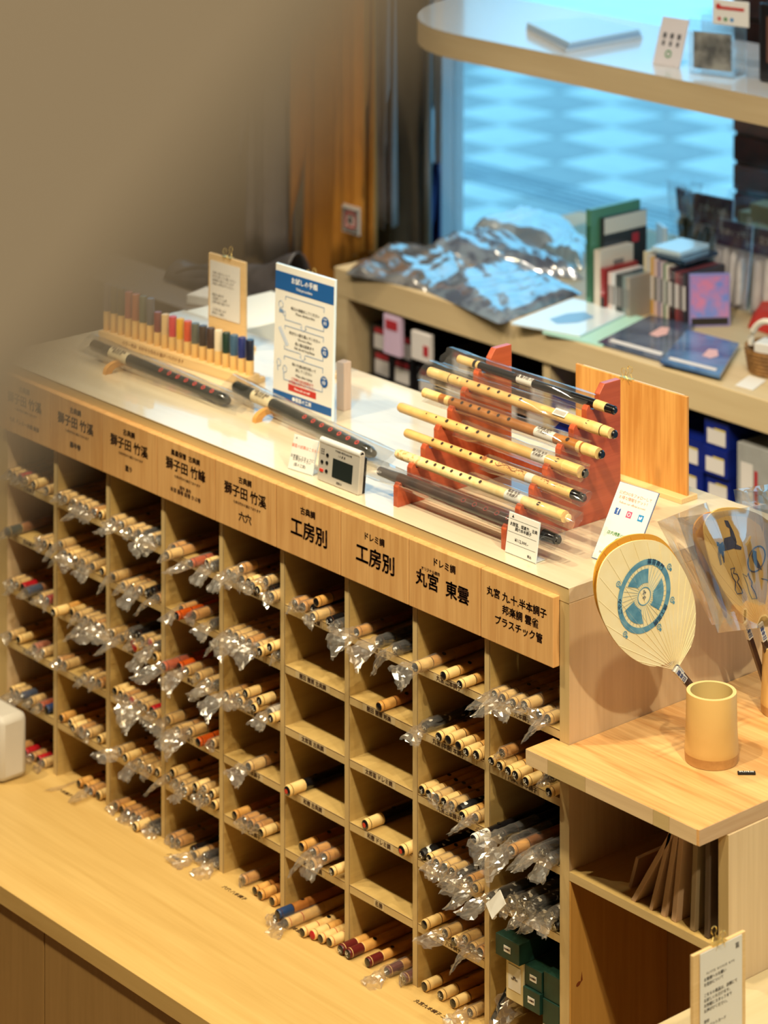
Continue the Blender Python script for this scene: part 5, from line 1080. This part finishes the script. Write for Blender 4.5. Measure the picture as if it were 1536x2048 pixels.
p_ = P(1520, 165, 'z', UZ)
block('dark_case', 'dark upright case at the right end of the upper shelf', p_.x-.005, p_.y, UZ+.0012, .12, .06, .155, mat('case_black', (26, 24, 26), .3, coat=.4), 'case', None, rot=.15, parts=(('brown_panel', (.02, -.001, .04), (.10, -.0002, .13), mat('brown_panel', (96, 62, 48), .5)),), bevel=.006)

# ------------------------------------------------------------------ garments hanging left of the window
def garment(name, lab, x, y, ztop, w, h, m, seed, rot=0, sleeve=.10, cat='garment', amp=.012, hem=0., group='garments on the rail', extra=None, flare=1.15, sl=.5):
    random.seed(seed); ph = [random.uniform(0, 6) for _ in range(4)]
    t = thing(name, lab, cat, M=Matrix.Translation((x, y, ztop-h))@Matrix.Rotation(rot, 4, 'Z'), group=group)
    def fold(u, v): return amp*(math.sin(9*u+ph[0])*(1-v*.7)+.6*math.sin(17*u+ph[1]+v*2)*(1-v*.5))
    for s_ in (-1, 1):
        B().grid(lambda u, v: Vector(((u-.5)*w*(flare+(1-flare)*v)*(1 if v < .92 else 1-(v-.92)*3), s_*(.012+.02*math.sin(math.pi*u))+fold(u, v), h*v+hem*u*(1-v))), 24, 12).build('body_panel' if s_ < 0 else 'back_panel', m, t, solid=.002)
    for sd in (-1, 1):
        B().grid(lambda u, v: Vector((sd*(w*.42+sleeve*u), .004+.6*fold(u+.3, v)-.03*u, h*(.97-.22*u-sl*(1-v)*(.55+.45*u)))), 10, 10).build('sleeve', m, t, solid=.003)
    if extra: extra(t, w, h)
    return t
OCH = noisy('cloth_ochre', (206, 138, 46), (188, 122, 38), 8, .8); TAU = noisy('cloth_taupe', (92, 84, 70), (74, 68, 58), 10, .8); GRC = noisy('cloth_grey', (150, 140, 136), (130, 122, 120), 10, .8); BRC = noisy('cloth_brown', (120, 92, 66), (104, 80, 58), 10, .8)
def crest(t, w, h):
    B().box((.02, -.060, h*.02+.10), (.082, -.057, h*.02+.165)).build('crest_patch', mat('patch_white', (226, 216, 206), .7), t, smooth=False)
    for s_ in (.026, .018): 
        for a, b2 in (((-s_, -s_), (s_, -s_+.003)), ((-s_, s_-.003), (s_, s_)), ((-s_, -s_), (-s_+.003, s_)), ((s_-.003, -s_), (s_, s_))): B().box((.051+a[0], -.063, .132+a[1]), (.051+b2[0], -.0605, .132+b2[1])).build('crest_frame', [RED if s_ < .02 else GREYP], t, smooth=False)
    B().disc((.051, -.0632, .132), .008, (1, 0, 0), (0, 0, 1), 8).build('crest_mark', DARKP, t, smooth=False)
gx = lambda px, Y: P(px, 300, 'y', Y).x
coat = garment('festival_coat', 'ochre festival coat with a square white crest, hanging left of the dark garments', gx(668, 1.62), 1.62, 1.75, .17, 1.15, OCH, 1, sleeve=.06, extra=None, flare=1.25, rot=.1)
garment('festival_coat', 'ochre festival coat sleeve hanging in front, nearest the dark garments', gx(712, 1.50), 1.50, 1.75, .10, .82, OCH, 9, sleeve=.03, hem=.08, flare=1.5, rot=-.2)
garment('jacket', 'dark taupe jacket hanging right of the ochre coats', gx(790, 1.76), 1.76, 1.75, .17, 1.05, TAU, 2, sleeve=.05, flare=.95, rot=.2)
garment('jacket', 'brown jacket hanging beside the window frame', gx(832, 1.86), 1.87, 1.75, .07, .66, BRC, 3, sleeve=.025, flare=.8, rot=.3)
garment('scarf', 'grey scarf hanging in front of the taupe jacket', gx(772, 1.62), 1.60, 1.75, .07, .72, GRC, 4, sleeve=.02, flare=1.2, amp=.008)
garment('dark_coat', 'faint grey coat at the left end of the rail', gx(540, 1.64), 1.64, 1.75, .12, .9, GRC, 6, sleeve=.05)
q_ = P(700, 440, 'y', 1.445); t = bpy.data.objects.new('crest', None); COL.objects.link(t); t.empty_display_size = .02; t.parent = coat; t.matrix_parent_inverse = coat.matrix_basis.inverted(); t.location = (q_.x-.051, 1.507, q_.z-.132)
crest(t, .17, 0)
B().tube([(-3.9, 1.66, 1.76), (-2.15, 1.66, 1.76)], .012, 10).build('clothes_rail', mat('steel', (150, 150, 150), .3, 1), None, label='steel clothes rail above the hanging garments', cat='rail')
for x_ in (-3.85, -2.16): B().tube([(x_, 1.66, 0), (x_, 1.66, 1.748)], .011, 10).build('rail_post', mat('steel', (150, 150, 150), .3, 1), None, label='upright steel post at the %s end of the clothes rail' % ('left' if x_ < -3 else 'right'), cat='post')
garment('striped_banner', 'navy and white hanging cloth by the window mullion', P(858, 400, 'y', 1.93).x, 1.93, P(858, 330, 'y', 1.93).z, .055, .35, mat('cloth_navy', (26, 40, 104), .7), 7, sleeve=.01, amp=.003, flare=1.0, group=None, sl=.3)
# grey bag and pale sheets behind the counter
p_ = P(520, 560, 'y', .95)
t = thing('shoulder_bag', 'dark grey soft bag lying behind the white counter', 'bag', (P(470, 590, 'y', .98).x, .98, 0))
z0_ = P(470, 590, 'y', .98).z
block('side_cabinet', 'plain grey low cabinet behind the white counter', -2.9, .83, 0, 1.20, .16, z0_, mat('cabinet_grey', (120, 110, 98), .6), 'cabinet', None)
t.location.z = z0_
B().grid(lambda u, v: Vector((-.20+.42*u, -.05+.10*v, .004+(.035+.10*u**2)*math.sin(math.pi*v)**.6+.004*math.sin(20*u+5*v))), 24, 12).build('bag_body', noisy('nylon_grey', (84, 80, 82), (60, 58, 60), 20, .35), t, solid=.002)
B().tube([(-.15+.03*k, -.052, .03+.035*math.sin(k*.35)) for k in range(11)], .004, 6).build('strap', mat('strap_grey', (60, 58, 60), .6), t)
p_ = P(400, 560, 'y', .86)
block('paper_stack', 'white paper stack lying left of the clipboard behind the counter', p_.x-.05, .86, z0_+.001, .10, .08, .02, PAPER, 'paper', None, rot=.3)
